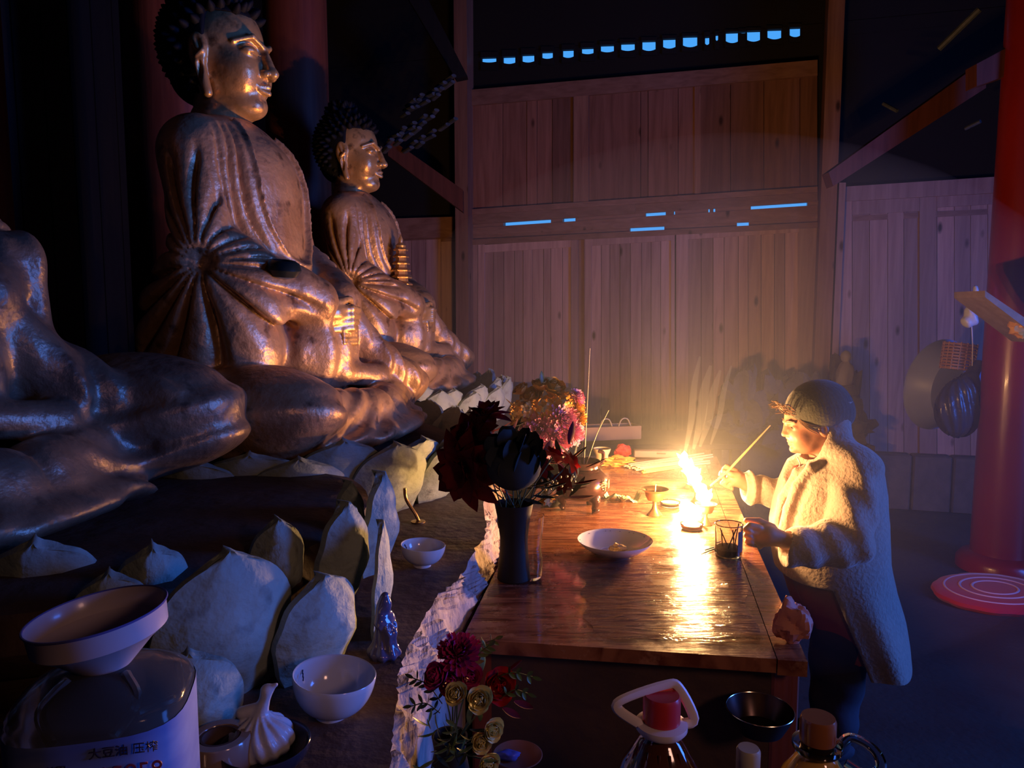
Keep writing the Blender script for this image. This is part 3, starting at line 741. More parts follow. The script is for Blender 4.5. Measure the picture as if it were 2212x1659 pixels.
M_lac = lacq()
def film():
    m, nt, b = new_mat('clear_plastic_film'); L = nt.links
    b.inputs['Base Color'].default_value = (.26,.14,.08,1); b.inputs['Roughness'].default_value = .10; b.inputs['Alpha'].default_value = .50
    tc = N(nt, 'ShaderNodeTexCoord'); mp = N(nt, 'ShaderNodeMapping'); mp.inputs['Scale'].default_value = (3.0, 15, 3); mp.inputs['Rotation'].default_value = (0,0,-.32); L.new(tc.outputs['Object'], mp.inputs[0])
    n1 = N(nt, 'ShaderNodeTexNoise'); n1.inputs['Scale'].default_value = 1.7; n1.inputs['Detail'].default_value = 5; n1.inputs['Distortion'].default_value = 1.4; L.new(mp.outputs[0], n1.inputs[0])
    bp = N(nt, 'ShaderNodeBump'); bp.inputs['Distance'].default_value = .016; L.new(n1.outputs['Fac'], bp.inputs['Height']); L.new(bp.outputs[0], b.inputs['Normal'])
    return m
M_film = film()
FL, FR = at_z(998,1380,TZ), at_z(1745,1428,TZ); BL, BR = at_z(1195,985,TZ), at_z(1548,985,TZ)
tc_ = (FL+FR+BL+BR)/4
tb = thing('altar_table', (tc_.x, tc_.y, 0), 'long red-brown lacquered altar table holding the lamps and offerings', 'table')
def loc_(p, z=None): return Vector((p.x-tc_.x, p.y-tc_.y, p.z if z is None else z))
def slab(pts, z0, z1): return prism([loc_(p, z0) for p in pts], (0,0,z1-z0))
IR0, IR1 = FR.lerp(FL, .085), BR.lerp(BL, .085)
slab([FL, IR0, IR1, BL], TZ-.035, TZ).obj('table_top', M_lac, tb, smooth=False)
slab([IR0+Vector((.003,0,0)), FR, BR, IR1+Vector((.003,0,0))], TZ-.040, TZ-.002).obj('edge_board', M_lac, tb, smooth=False)
def inset(p, a=.08): return p.lerp(tc_, a)
for nm, a, b in (('front_panel', FL, FR), ('side_panel', FR, BR), ('side_panel', FL, BL), ('front_panel', BL, BR)):
    a2, b2 = inset(a), inset(b); d = (b2-a2); nn = Vector((d.y, -d.x, 0)).normalized()*.02
    prism([loc_(a2, .12), loc_(b2, .12), loc_(b2, TZ-.036), loc_(a2, TZ-.036)], nn).obj(nm, M_darkwood if 0 else wood_mat('dark_red_panel', (.05,.018,.012), (.08,.03,.02), knots=False) if nm == 'x' else M_lotus, tb, smooth=False)
for p in (FL, FR, BL, BR):
    q = loc_(inset(p, .09)); box((q.x, q.y, .457), (.07,.07,.914), bev=.006).obj('leg', M_redwood, tb)
# the clear film stuck over the near half of the table
ff = MB(); G0, G1, G2, G3 = at_z(1130,1268,TZ), at_z(1290,1372,TZ), at_z(1612,1372,TZ), at_z(1582,1120,TZ); G4 = at_z(1350,1215,TZ)
nx = ny = 20
quad = (at_z(1255,1230,TZ), at_z(1275,1378,TZ), at_z(1640,1392,TZ), at_z(1578,1150,TZ))
for j in range(ny+1):
    for i in range(nx+1):
        u, v = i/nx, j/ny
        p = quad[1].lerp(quad[2], u).lerp(quad[0].lerp(quad[3], u), v)
        e = min(u, v, 1-u, 1-v); z = TZ+.0012+.0012*math.sin(u*23+v*9)*math.sin(v*14-u*5)+.0012
        p = p + Vector((.012*math.sin(v*19), .010*math.sin(u*21+1), 0))*(1 if e < .02 else .3)
        ff.v.append((p.x, p.y, z))
ff.f += [(j*(nx+1)+i, j*(nx+1)+i+1, (j+1)*(nx+1)+i+1, (j+1)*(nx+1)+i) for j in range(ny) for i in range(nx)]
ff.obj('plastic_film', M_film, label='wrinkled clear plastic film lying on the near part of the table', cat='plastic film')
# second dark table behind
st = thing('back_table', (.78, 5.0, 0), 'dark low table in the haze beyond the altar table', 'table')
box((0,0,.90), (1.5,.55,.04), bev=.005).obj('table_top', M_darkwood, st)
for i in (-.68,.68):
    for j in (-.22,.22): box((i,j,.44), (.06,.06,.88)).obj('leg', M_darkwood, st)
# ================================================================== THINGS ON THE TABLE
M_brass = mat('tarnished_brass', (0.50,0.34,0.16), .32, metal=.9, col2=(0.30,0.18,0.09), nscale=20)
M_oil = mat('lamp_oil', (0.10,0.05,0.02), .08)
M_bronze = mat('dark_bronze', (0.11,0.05,0.045), .24, metal=.6, col2=(0.06,0.03,0.03), nscale=16, bump=.001, bscale=40)
M_porc = mat('white_porcelain', (0.72,0.70,0.68), .12, coat=.3)
M_porcb = mat('blue_tinted_porcelain', (0.62,0.66,0.72), .12, coat=.3)
M_glass = mat('clear_glass', (0.95,0.97,0.96), .02, trans=1.0, ior=1.45)
M_wax = mat('pale_wax', (0.80,0.62,0.42), .4, sub=.2)
M_inc = mat('incense_sticks', (0.55,0.42,0.26), .6, col2=(0.40,0.30,0.18), nscale=20)
M_incg = mat('grey_green_incense', (0.36,0.34,0.25), .6, col2=(0.48,0.43,0.30), nscale=30)
M_yel = mat('yellow_paper', (0.75,0.40,0.08), .5, col2=(0.60,0.28,0.05), nscale=18, bump=.002)
M_red = mat('red_cloth', (0.48,0.03,0.03), .6, col2=(0.34,0.02,0.02), nscale=12)
M_note = mat('green_banknote', (0.50,0.55,0.36), .55, col2=(0.28,0.36,0.22), nscale=24)
M_noteb = mat('banknote_border', (0.72,0.70,0.52), .55)
def flame_mat(name, s):
    m, nt, b = new_mat(name)
    L = nt.links; out = [n for n in nt.nodes if n.type == 'OUTPUT_MATERIAL'][0]; nt.nodes.remove(b)
    em = N(nt, 'ShaderNodeEmission'); em.inputs[0].default_value = (1,.62,.24,1); em.inputs[1].default_value = s
    tr = N(nt, 'ShaderNodeBsdfTransparent'); ad = N(nt, 'ShaderNodeAddShader'); L.new(em.outputs[0], ad.inputs[0]); L.new(tr.outputs[0], ad.inputs[1]); L.new(ad.outputs[0], out.inputs[0])
    return m
M_flame = flame_mat('flame', 7.0)
def flame_light(p, e, r=.02):
    l = bpy.data.lights.new('flame_glow', 'POINT'); l.energy = e; l.color = (1,.50,.18); l.shadow_soft_size = r
    o = bpy.data.objects.new('flame_glow', l); COL.objects.link(o); o.location = p
def flame(p, h, w, lean, label, e, seed=0):
    m = MB(); rr = random.Random(seed); n = 14
    pts = []; rad = []
    for k in range(n+1):
        t = k/n; pts.append((lean*t*h + .10*h*math.sin(t*5+seed)*t, .05*h*math.sin(t*7+seed)*t, h*t)); rad.append(max(.0008, w*.5*(math.sin(PI*min(1,(t*.85+.15)))**.9)*(1+.22*math.sin(t*17+seed*2))))
    m.join(tube(pts, rad, 12))
    for q in range(3):
        t0 = .25+.2*q; a = Vector(pts[int(t0*n)]); s = 1 if q % 2 else -1
        m.join(tube([a, a+Vector((s*w*.45, 0, h*.10)), a+Vector((s*w*.62+lean*.1*h, 0, h*.24))], [w*.24, w*.15, .0008], 8))
    m.obj('flame', M_flame, loc=p, label=label, cat='flame', group='flames of the altar lamps')
    if e: flame_light((p[0]+lean*h*.75, p[1], p[2]+h*.6), e)
def goblet(px, py, z, s, label, wick=True, top=True):
    p = at_z(px, py, z)
    t = thing('butter_lamp', p, label, 'lamp', 'brass butter lamps on the altar table')
    lathe([(.030*s,0),(.031*s,.004*s),(.024*s,.012*s),(.012*s,.028*s),(.0085*s,.045*s),(.0095*s,.058*s),(.014*s,.062*s)], 28).obj('stem', M_brass, t)
    lathe([(.012*s,.060*s),(.030*s,.064*s),(.038*s,.080*s),(.042*s,.098*s),(.054*s,.107*s),(.055*s,.1095*s),(.050*s,.1085*s),(.039*s,.098*s),(.036*s,.092*s)], 36).obj('cup', M_brass, t)
    lathe([(.0375*s,.094*s),(.0001,.0945*s)], 24).obj('oil', M_oil, t)
    if wick: tube([(0,0,.09*s),(0.001,0,.118*s),(.003,0,.128*s)], [.0032*s,.003*s,.002*s], 7).obj('wick', M_wax, t)
    return p
g1 = goblet(1414, 1113, TZ, 1.0, 'unlit brass butter lamp on a tall stem left of the burning lamps')
g2 = goblet(1524, 1134, TZ, .78, 'burning butter lamp in front, just behind the glass jar')
g3 = goblet(1503, 1084, TZ, .72, 'burning butter lamp in the middle of the lit row')
g4 = goblet(1488, 1054, TZ, .72, 'burning butter lamp farthest back in the lit row')
E = 38.0
flame((g2.x, g2.y, TZ+.078), .10, .055, -.25, 'bright flame of the front butter lamp', E, 1)
flame((g3.x, g3.y, TZ+.072), .115, .060, -.25, 'bright flame of the middle butter lamp', E, 2)
flame((g4.x, g4.y, TZ+.072), .105, .052, -.35, 'bright flame of the farthest butter lamp', E, 3)
# low tea light bowls burning at the foot of the lamps
def tealight(px, py, label, lit=False, seed=4):
    p = at_z(px, py, TZ); t = thing('candle_dish', p, label, 'candle')
    lathe([(.030,0),(.040,.006),(.044,.022),(.0415,.023),(.038,.016)], 32).obj('dish', M_glass, t)
    lathe([(.0385,.003),(.0385,.017),(.0001,.0175)], 28).obj('wax', M_wax, t)
    return p
t1 = tealight(1447, 1094, 'low glass dish of pale wax right of the unlit brass lamp')
t2 = tealight(1494, 1142, 'low dish of burning wax in front of the lamp flames', True)
flame((t2.x, t2.y, TZ+.02), .085, .075, -.15, 'broad bright flame rising from the low wax dish', E*.8, 5)
# glass jar
jp = at_z(1573, 1200, TZ); j = thing('glass_jar', jp, 'clear glass jar with dark ash and stubs near the right table edge', 'jar')
lathe([(.001,.001),(.040,.001),(.0445,.004),(.0455,.012),(.0455,.108),(.046,.112),(.044,.112),(.0430,.108),(.0430,.012),(.040,.006),(.001,.006)], 48).obj('glass', M_glass, j)
tube([( .0455*math.cos(a), .0455*math.sin(a), .110) for a in [2*PI*k/40 for k in range(40)]], .0016, 6, True).obj('rim', mat('dark_glass_rim',(0.05,.04,.04),.1), j)
lathe([(.001,.008),(.041,.008),(.041,.026),(.02,.030),(.001,.029)], 24).obj('ash', mat('ash',(0.09,.06,.05),.9,col2=(.2,.14,.1),nscale=60,bump=.002), j)
for k in range(5):
    a = k*1.4; tube([(.02*math.cos(a), .02*math.sin(a), .02), (.036*math.cos(a+.9), .036*math.sin(a+.9), .078+.008*k)], .0022, 6).obj('match_stub', M_darkwood if k%2 else M_inc, j)
lab = MB()
for k in range(9):
    a = -1.15+k*.11; lab.v += [(.0459*math.cos(a), .0459*math.sin(a), .022), (.0459*math.cos(a), .0459*math.sin(a), .094)]
lab.f = [(2*k, 2*k+2, 2*k+3, 2*k+1) for k in range(8)]; lab.obj('paper_label', mat('dark_label',(0.05,.045,.05),.5), j)
for k in range(2):
    a, b = at_z(1515+k*8, 1197-k*9, TZ+.003), at_z(1548+k*6, 1183-k*5, TZ+.006)
    tube([a, b], .0024, 6).obj('burnt_match', M_darkwood, label=['burnt matchstick nearer the camera, left of the glass jar','burnt matchstick farther back, left of the glass jar'][k], cat='matchstick', group='burnt matchsticks by the glass jar')
# offering plate
pp = at_z(1328, 1196, TZ); t = thing('offering_plate', pp, 'shallow white porcelain plate with a piece of food on it, centre of the table', 'plate')
lathe([(.001,0),(.052,0),(.054,.008),(.085,.016),(.118,.040),(.126,.050),(.1275,.0505),(.127,.048),(.116,.034),(.084,.011),(.05,.005),(.001,.005)], 64).obj('plate', M_porc, t)
ring = MB()
for k in range(44):
    if rr.random() < .45: continue
    a = 2*PI*k/44; r = .1195; z = .0438
    ring.join(ball((r*math.cos(a), r*math.sin(a), z), (.0028,.0028,.0008), 6, 4))
ring.obj('painted_border', mat('cobalt_paint',(0.03,.04,.14),.3), t)
def lump(c, r, sd, n=2.2, amp=.3, nu=20, nv=14):
    m = ball((0,0,0), (1,1,1), nu, nv)
    m.v = [tuple(Vector(c)+Vector((p[0]*r[0], p[1]*r[1], p[2]*r[2]))*(1+amp*noise.fractal(Vector(p)*n*.5+Vector((sd,sd*2,0)), 1.0, 2.0, 3))) for p in m.v]; return m
lump((.01,-.005,.020), (.028,.020,.014), 3, 4, .5).obj('bread_piece', mat('bread',(0.62,.42,.17),.7,col2=(.4,.24,.1),nscale=40,bump=.003), label='crumpled yellowish food lying on the white plate', cat='food', loc=pp)
# banknotes
def note(px, py, rot, w, l, ph, label):
    p = at_z(px, py, TZ+.004); m = MB(); nx, ny = 10, 6
    for j in range(ny+1):
        for i in range(nx+1):
            u, v = i/nx-.5, j/ny-.5; m.v.append((u*l, v*w, .006+.010*math.sin(u*9+ph)+.006*math.cos(v*7+u*6)+(.02*max(0, abs(u)-.32)/.18)))
    m.f = [(j*(nx+1)+i, j*(nx+1)+i+1, (j+1)*(nx+1)+i+1, (j+1)*(nx+1)+i) for j in range(ny) for i in range(nx)]
    t = thing('banknote', p, label, 'banknote', 'crumpled banknotes beside the censer', rot=(0,0,rot))
    m.obj('paper', M_noteb, t)
    m2 = MB(); m2.v = [(x*.84, y*.76, z+.0008) for x, y, z in m.v]; m2.f = list(m.f); m2.obj('print', M_note, t)
note(1326, 1076, -.55, .055, .115, 1.0, 'crumpled green banknote touching the foot of the censer')
note(1360, 1081, .12, .050, .095, 2.6, 'crumpled green banknote between censer and unlit brass lamp')
# bronze tripod censer
cp = at_z(1258, 1100, TZ); t = thing('tripod_censer', cp, 'dark bronze tripod incense censer with round belly and raised character', 'censer', rot=(0,0,.2))
lathe([(.001,.045),(.05,.046),(.085,.060),(.104,.085),(.108,.115),(.098,.145),(.076,.165),(.064,.172),(.062,.186),(.070,.192),(.074,.205),(.071,.208),(.060,.200),(.056,.18),(.001,.178)], 56).obj('belly', M_bronze, t)
lathe([(.066,.168),(.072,.172),(.066,.177)], 40).obj('neck_ring', M_bronze, t)
for k in range(3):
    a = 2*PI*k/3+.9; ca, sa = math.cos(a), math.sin(a)
    m = tube(curve([(.070*ca,.070*sa,.072),(.088*ca,.088*sa,.05),(.080*ca,.080*sa,.022),(.090*ca,.090*sa,.006)], 4), [.026,.026,.025,.022,.020,.017,.014,.013,.013,.013,.015,.017,.016][:13], 12)
    m.obj('leg', M_bronze, t)
    ball((.096*ca,.096*sa,.052), (.012,.012,.014)).obj('lion_mask', M_bronze, t)
for s in (-1, 1):
    tube(curve([(s*.06,.0,.185),(s*.085,0,.20),(s*.088,0,.235),(s*.068,0,.245)], 5), .008, 8).obj('handle', M_bronze, t)
# raised character 寺-like strokes on the belly, facing the lamps
def strokes(lines, R, a0, z0, s, m, r=.0028, name='raised_character'):
    mb = MB()
    for l in lines:
        pts = []
        for u, v in l:
            a = a0 + u*s/R; pts.append((R*math.cos(a), R*math.sin(a), z0+v*s))
        mb.join(tube(pts, r, 6))
    return mb.obj(name, mat('worn_brass_relief', (0.7,.55,.38), .3, metal=.8), m)
strokes([[(-.5,.8),(.5,.8)],[(0,1.1),(0,.45)],[(-.8,.45),(.8,.45)],[(-.7,.05),(.7,.05)],[(.2,.3),(.2,-.7),(-.05,-.6)],[(-.45,-.2),(-.25,-.4)]], .110, -.95, .112, .026, t)
strokes([[(-.6,.7),(.6,.7)],[(-.6,.7),(-.6,-.6)],[(.6,.7),(.6,-.6)],[(-.6,0),(.6,0)],[(-.6,-.6),(.6,-.6)]], .108, -.40, .112, .022, t)
# incense in the censer
rim = at_z(1258, 1100, TZ); rim = Vector((cp.x, cp.y, TZ+.19))
for k, (px, py) in enumerate([(1210, 905), (1252, 872), (1274, 752), (1315, 886)]):
    q = at_y(px, py, cp.y+.02*k); tube(curve([rim+Vector((.01*k-.015,0,0)), rim.lerp(q, .5)+Vector((.004,0,.004*k)), q], 4), .0018 if k != 2 else .0024, 6).obj('incense_stick', M_darkwood if k < 2 else M_incg,
        label=['dark incense stick leaning left out of the censer','dark upright incense stick crossing the pink flowers','long pale stalk rising above the yellow flowers','thin pale stalk bending right from the yellow flowers'][k], cat='incense stick')
# bundles of incense lying across the far end
def bundle(px0, py0, px1, py1, n, m, label, spread=.028, r=.0042, col=None):
    a, b = at_z(px0, py0, TZ+.006), at_z(px1, py1, TZ+.006); d = (b-a); s = Vector((-d.y, d.x, 0)).normalized()
    t = thing('incense_bundle', a, label, 'incense', 'bundles of incense sticks at the far end of the table')
    for k in range(n):
        o = s*((k/(max(1,n-1))-.5)*spread) + Vector((0,0,.004*((k*7)%3)))
        o2 = s*((k/(max(1,n-1))-.5)*spread*1.7) + Vector((0,0,.004*((k*5)%3)))
        tube([o + d*(.02*((k*3)%4)), d*(.93+.02*((k*5)%4)) + o2], r, 7).obj('stick', m, t)
bundle(1352, 1010, 1540, 982, 6, M_incg, 'pale grey incense bundle pointing at the flames, farthest', .05)
bundle(1368, 1014, 1535, 996, 6, M_incg, 'grey-green incense bundle in the middle of the pile', .045)
bundle(1386, 1021, 1500, 1003, 4, mat('orange_incense',(0.72,.34,.10),.5), 'orange incense bundle lying nearest the flames', .016, .005)
bundle(1396, 984, 1452, 978, 5, M_inc, 'short bundle of incense ends poking out of the yellow paper', .03, .003)
def crumple(name, px, py, r, sd, m, label, cat, z=TZ, amp=.5, n=3.5, nu=26, nv=18):
    p = at_z(px, py, z); lump((0,0,r[2]*.8), r, sd, n, amp, nu, nv).obj(name, m, label=label, cat=cat, loc=p, angle=20)
crumple('paper_wrapper', 1328, 1004, (.085,.06,.022), 5, M_yel, 'crumpled orange-yellow paper wrapper behind the censer', 'paper', amp=.9)
crumple('paper_wrapper', 1420, 986, (.085,.022,.016), 8, M_yel, 'yellow and red paper around the short incense bundle', 'paper', amp=.7)
crumple('red_pouch', 1345, 985, (.048,.03,.036), 2, M_red, 'red cloth pouch between the white pot and the dark packet', 'pouch', amp=.3)
pk = at_z(1410, 972, TZ); pk.y = min(pk.y, BR.y-.05); t = thing('incense_packet', (pk.x-.02, pk.y, TZ), 'dark flat packet with a red stripe at the back edge of the table', 'packet', rot=(0,0,-.1))
box((0,0,.025), (.26,.06,.045), bev=.005).obj('packet', mat('grey_packet',(.16,.12,.12),.4), t); box((.02,-.031,.03), (.05,.002,.008)).obj('red_stripe', M_red, t)
wpz = at_z(1300, 1003, TZ); t = thing('small_pot', (wpz.x, wpz.y, TZ), 'small cream pot with dark mouth behind the censer', 'pot')
lathe([(.034,0),(.036,.004),(.034,.05),(.045,.075),(.048,.088),(.045,.088),(.036,.07),(.001,.068)], 36).obj('pot', mat('cream_glaze',(.52,.42,.28),.3), t)
# trough with two bow handles on the back table
tr = at_y(1312, 938, 4.9); t = thing('wooden_trough', (tr.x, tr.y, .922), 'narrow wooden tray with two bowed pale handles on the table behind', 'tray', rot=(0,0,.22))
m = MB(); m.join(box((0,-.07,.05), (.42,.014,.085))); m.join(box((0,.07,.05), (.42,.014,.085))); m.join(box((0,0,.01), (.42,.14,.015))); m.join(box((.205,0,.05), (.014,.14,.085))); m.join(box((-.205,0,.05), (.014,.14,.085)))
m.obj('tray', mat('tray_wood',(.30,.19,.12),.7), t, smooth=False)
for x in (-.03,.10): tube(curve([(x-.045,-.05,.08),(x-.02,-.05,.135),(x+.02,-.05,.138),(x+.045,-.05,.09)], 5), .008, 6, flat=.5).obj('handle', mat('pale_cloth',(.55,.48,.42),.7), t)
# ================================================================== THINGS ON THE LEDGE
def bowl(px, py, z, R, h, m, label, tilt=(0,0,0), foot=.4, name='bowl', mark=True, wall=.003):
    p = at_z(px, py, z); t = thing(name, p, label, 'bowl', rot=tilt)
    prof = [(.001,.004),(R*foot*.9,.004),(R*foot*.92,0),(R*foot,0),(R*foot*1.0,.010)]
    for k in range(1, 11):
        a = k/10; prof.append((R*foot+(R-R*foot)*math.sin(a*PI/2)**.85, .010+(h-.010)*(1-math.cos(a*PI/2))**.85))
    prof += [(R-wall*.3, h+.0012), (R-wall, h)]
    for k in range(9, 0, -1):
        a = k/10; prof.append((R*foot+(R-R*foot)*math.sin(a*PI/2)**.85-wall, .012+wall+(h-.010)*(1-math.cos(a*PI/2))**.85))
    prof.append((.001, .012+wall)); lathe(prof, 56).obj('bowl', m, t)
    if mark:
        mb = MB()
        for k in range(3): mb.join(tube([(-R*.86+.004*k, R*.32-.012*k, h*.86), (-R*.84+.004*k, R*.32-.012*k-.006, h*.80)], .0012, 5))
        mb.obj('painted_mark', mat('dark_paint',(.02,.02,.05),.4), t)
    return t
bowl(912, 1222, LEDGE, .064, .062, M_porc, 'white bowl standing on the ledge behind the broken plaster edge', (0,.06,0))
bowl(716, 1544, LEDGE, .074, .078, M_porcb, 'pale bowl at the foot of the front petals, nearest the camera', (0,.10,0))
bowl(575, 1668, LEDGE, .070, .05, mat('dark_glaze',(.03,.03,.05),.15), 'dark glazed bowl with a light rim below the knotted bag', mark=False, name='bowl')
# blue-white porcelain figurine
fp = at_z(826, 1418, LEDGE); t = thing('robed_figurine', fp, 'small dark glazed robed figurine leaning beside the stone petals', 'figurine', rot=(0,.10,-.5))
def fig_sdf(P):
    X, Y, Z = P
    d = cap(P, (0,0,.008), (.002,0,.07), .026, .018); d = smin(d, ell(P, (.004,0,.014), (.036,.034,.016)), .01)
    d = smin(d, cap(P, (0,-.012,.085), (0,.012,.085), .013), .012); d = smin(d, ell(P, (.0,0,.117), (.0125,.012,.016)), .006)
    d = smin(d, ell(P, (-.003,0,.132), (.009,.009,.012)), .004)
    d = smin(d, cap(P, (0,.02,.082), (.022,.008,.060), .009, .007), .006); d = smin(d, cap(P, (0,-.02,.082), (.022,-.004,.056), .009, .007), .006)
    d = smin(d, cap(P, (.018,.0,.055), (.024,.0,.022), .008, .012), .008)
    d = smin(d, ell(P, (-.006,0,.10), (.013,.020,.036)), .008)
    return d + .0016*np.sin(np.arctan2(Y, X)*9+Z*60)*(Z < .08)
link('figure', sd_data('figure', fig_sdf, (-.05,-.05,-.012), (.06,.05,.155), .0022, mat('cobalt_glaze',(.10,.10,.20),.10,coat=.6)), t)
# enamel funnel in an oil jug
M_enam = mat('white_enamel', (.62,.54,.58), .25, coat=.2, col2=(.50,.42,.46), nscale=7)
M_jugp = mat('clear_jug_plastic', (.75,.74,.70), .10, trans=.92, ior=1.18)
jx = at_y(232, 1560, .84)
jt = thing('oil_jug', (jx.x, jx.y, 1.05), 'big clear plastic oil jug with blue label holding the white funnel', 'jug', rot=(0,0,.25))
def rsq(r, k, n=40):           # rounded square section
    out = []
    for i in range(n):
        a = 2*PI*i/n; c, s_ = math.cos(a), math.sin(a); q = (abs(c)**k+abs(s_)**k)**(-1/k); out.append((r*q*c, r*q*s_))
    return out
def loft(secs, capb=True, capt=True):
    m = MB(); n = len(secs[0][0])
    for sec, z in secs: m.v += [(x, y, z) for x, y in sec]
    for k in range(len(secs)-1):
        for i in range(n): m.f.append((k*n+i, k*n+(i+1)%n, (k+1)*n+(i+1)%n, (k+1)*n+i))
    if capb: m.f.append(tuple(range(n-1,-1,-1)))
    if capt: m.f.append(tuple((len(secs)-1)*n+i for i in range(n)))
    return m
JR = .094
loft([(rsq(JR*.9,3.2),0),(rsq(JR,3.4),.012),(rsq(JR,3.4),.271),(rsq(JR*.985,3.2),.275),(rsq(JR,3),.279),(rsq(JR*.95,2.8),.286),(rsq(JR*.80,2.6),.296),(rsq(JR*.55,2.3),.308),(rsq(JR*.34,2),.314),(rsq(.022,2),.318),(rsq(.022,2),.330)]).obj('body', M_jugp, jt, angle=60)
loft([(rsq(JR+.0012,3.4),.110),(rsq(JR+.0012,3.4),.270)], False, False).obj('paper_label', mat('blue_white_label', (.30,.36,.56), .45, col2=(.06,.10,.36), nscale=6, stretch=(1,1,3)), jt)
rib = MB()
for s in (-1, 1): rib.join(tube(curve([(s*.030,-.088,.270),(s*.048,-.060,.292),(s*.03,-.03,.312)], 5), .006, 8))
rib.join(tube(curve([(.05,-.07,.282),(.084,-.03,.278),(.07,.04,.288)],5), .005, 8)); rib.obj('moulded_rib', M_jugp, jt)
def text_part(body, parent, loc, rot, size, m, name='lettering', ext=.0006):
    cu = bpy.data.curves.new(name, 'FONT'); cu.body = body; cu.size = size; cu.extrude = ext; cu.align_x = 'CENTER'
    tmp = bpy.data.objects.new('t', cu); COL.objects.link(tmp); dg = bpy.context.evaluated_depsgraph_get()
    me = bpy.data.meshes.new_from_object(tmp.evaluated_get(dg)); bpy.data.objects.remove(tmp); bpy.data.curves.remove(cu)
    me.materials.clear(); me.materials.append(m); return link(name, me, parent, loc=loc, rot=rot)
M_ink = mat('dark_print', (.05,.03,.05), .5); M_inkr = mat('red_print', (.35,.06,.10), .5)
FACE = [Vector((math.cos(a), math.sin(a), 0)) for a in (-.95,)][0]
for (txt, dx, dz, sz, mm) in (('15958', .052, .222, .026, M_inkr), ('\u5927\u8c46\u6cb9 \u538b\u69a8', .046, .252, .013, M_ink), ('\u975e\u8f6c\u57fa\u56e0', -.030, .240, .010, M_ink)):
    text_part(txt, jt, (dx-.005, -JR-.0018, dz), (PI/2, 0, 0), sz, mm)
# funnel, tilted
fn = thing('funnel', (jx.x+.006, jx.y, 1.05+.296), 'tilted white enamel funnel stuck in the mouth of the oil jug', 'funnel', rot=(.03,-.12,0)); fn.scale = (.93,)*3
lathe([(.006,-.10),(.0075,-.10),(.0135,-.01),(.018,.006),(.062,.048),(.0785,.060),(.080,.086),(.0815,.088),(.0800,.0885),(.0780,.086),(.0765,.062),(.060,.051),(.016,.010),(.0115,-.008),(.0055,-.095)], 64).obj('cone', M_enam, fn)
tube([(.0812*math.cos(a), .0812*math.sin(a), .088) for a in [2*PI*k/64 for k in range(64)]], .0016, 6, True).obj('blue_rim', mat('blue_enamel_rim',(.10,.10,.30),.3), fn)
# tape roll, knotted plastic bag
tp_ = at_z(478, 1672, LEDGE); t = thing('tape_roll', (tp_.x, tp_.y, LEDGE), 'brown shiny roll of packing tape standing beside the oil jug', 'tape')
lathe([(.030,0),(.048,0),(.048,.062),(.046,.065),(.032,.065),(.030,.062),(.030,0)], 48).obj('tape', mat('brown_tape',(.30,.20,.16),.18,coat=.5), t)
lathe([(.026,.001),(.0298,.001),(.0298,.064),(.026,.064),(.026,.001)], 32).obj('core', mat('card_core',(.10,.06,.05),.7), t)
bgp = at_z(566, 1640, LEDGE); t = thing('plastic_bag', (bgp.x, bgp.y, LEDGE), 'knotted thin white plastic bag standing behind the dark bowl', 'bag')
M_bag = mat('white_plastic_film', (.60,.60,.66), .28, bump=.004, bscale=26, nscale=6, sub=.1)
def bag_sdf(P):
    X, Y, Z = P
    a = np.arctan2(Y, X)
    d = ell(P, (0,0,.036), (.052,.046,.038)) + .0022*np.sin(a*13+Z*90)
    d = smin(d, cap(P, (0,0,.07), (.004,0,.092), .016, .008), .012)
    d = smin(d, cap(P, (.006,0,.094), (-.03,.0,.080), .006, .010), .006)
    d = smin(d, cap(P, (.004,0,.090), (.012,.0,.118), .008, .010), .006)
    d = smin(d, cap(P, (.012,0,.118), (.028,0,.128), .008, .003), .005)
    return d
link('bag', sd_data('bag', bag_sdf, (-.065,-.06,-.012), (.065,.06,.14), .0026, M_bag), t)
# incense holder stem in the dark between the pedestals
ih = at_z(897, 1128, LEDGE); t = thing('candle_holder', ih, 'thin curved metal stand on the ledge behind the white bowl', 'candle stand')
tube(curve([(-.035,0,.12),(-.03,0,.08),(0,0,.03),(.012,0,.004)], 5), .006, 8).obj('stem', M_brass, t); lathe([(.025,0),(.025,.004),(.01,.007)], 24, (.01,0,0)).obj('base', M_brass, t)
# ================================================================== FRONT: BENCH WITH JUGS
BZ = .78
bn = thing('front_bench', (.66, 1.12, 0), 'dark low bench in front of the altar table carrying the oil jugs', 'bench')
box((0,0,BZ-.02), (1.5,.62,.04), bev=.004).obj('bench_top', M_darkwood, bn)
for i in (-.68,.68):
    for j in (-.25,.25): box((i,j,(BZ-.04)/2), (.06,.06,BZ-.04)).obj('leg', M_darkwood, bn)
M_oilj = mat('dark_oil_plastic', (.10,.03,.012), .06, trans=.35, ior=1.3, coat=.8)
M_amber = mat('amber_oil_plastic', (.60,.34,.08), .10, trans=.25, ior=1.3, coat=.8)
M_whp = mat('white_plastic', (.62,.56,.60), .35); M_redcap = mat('red_cap', (.45,.03,.04), .3); M_greycap = mat('grey_cap', (.34,.32,.26), .4); M_brcap = mat('brown_cap', (.22,.08,.03), .25, coat=.4)
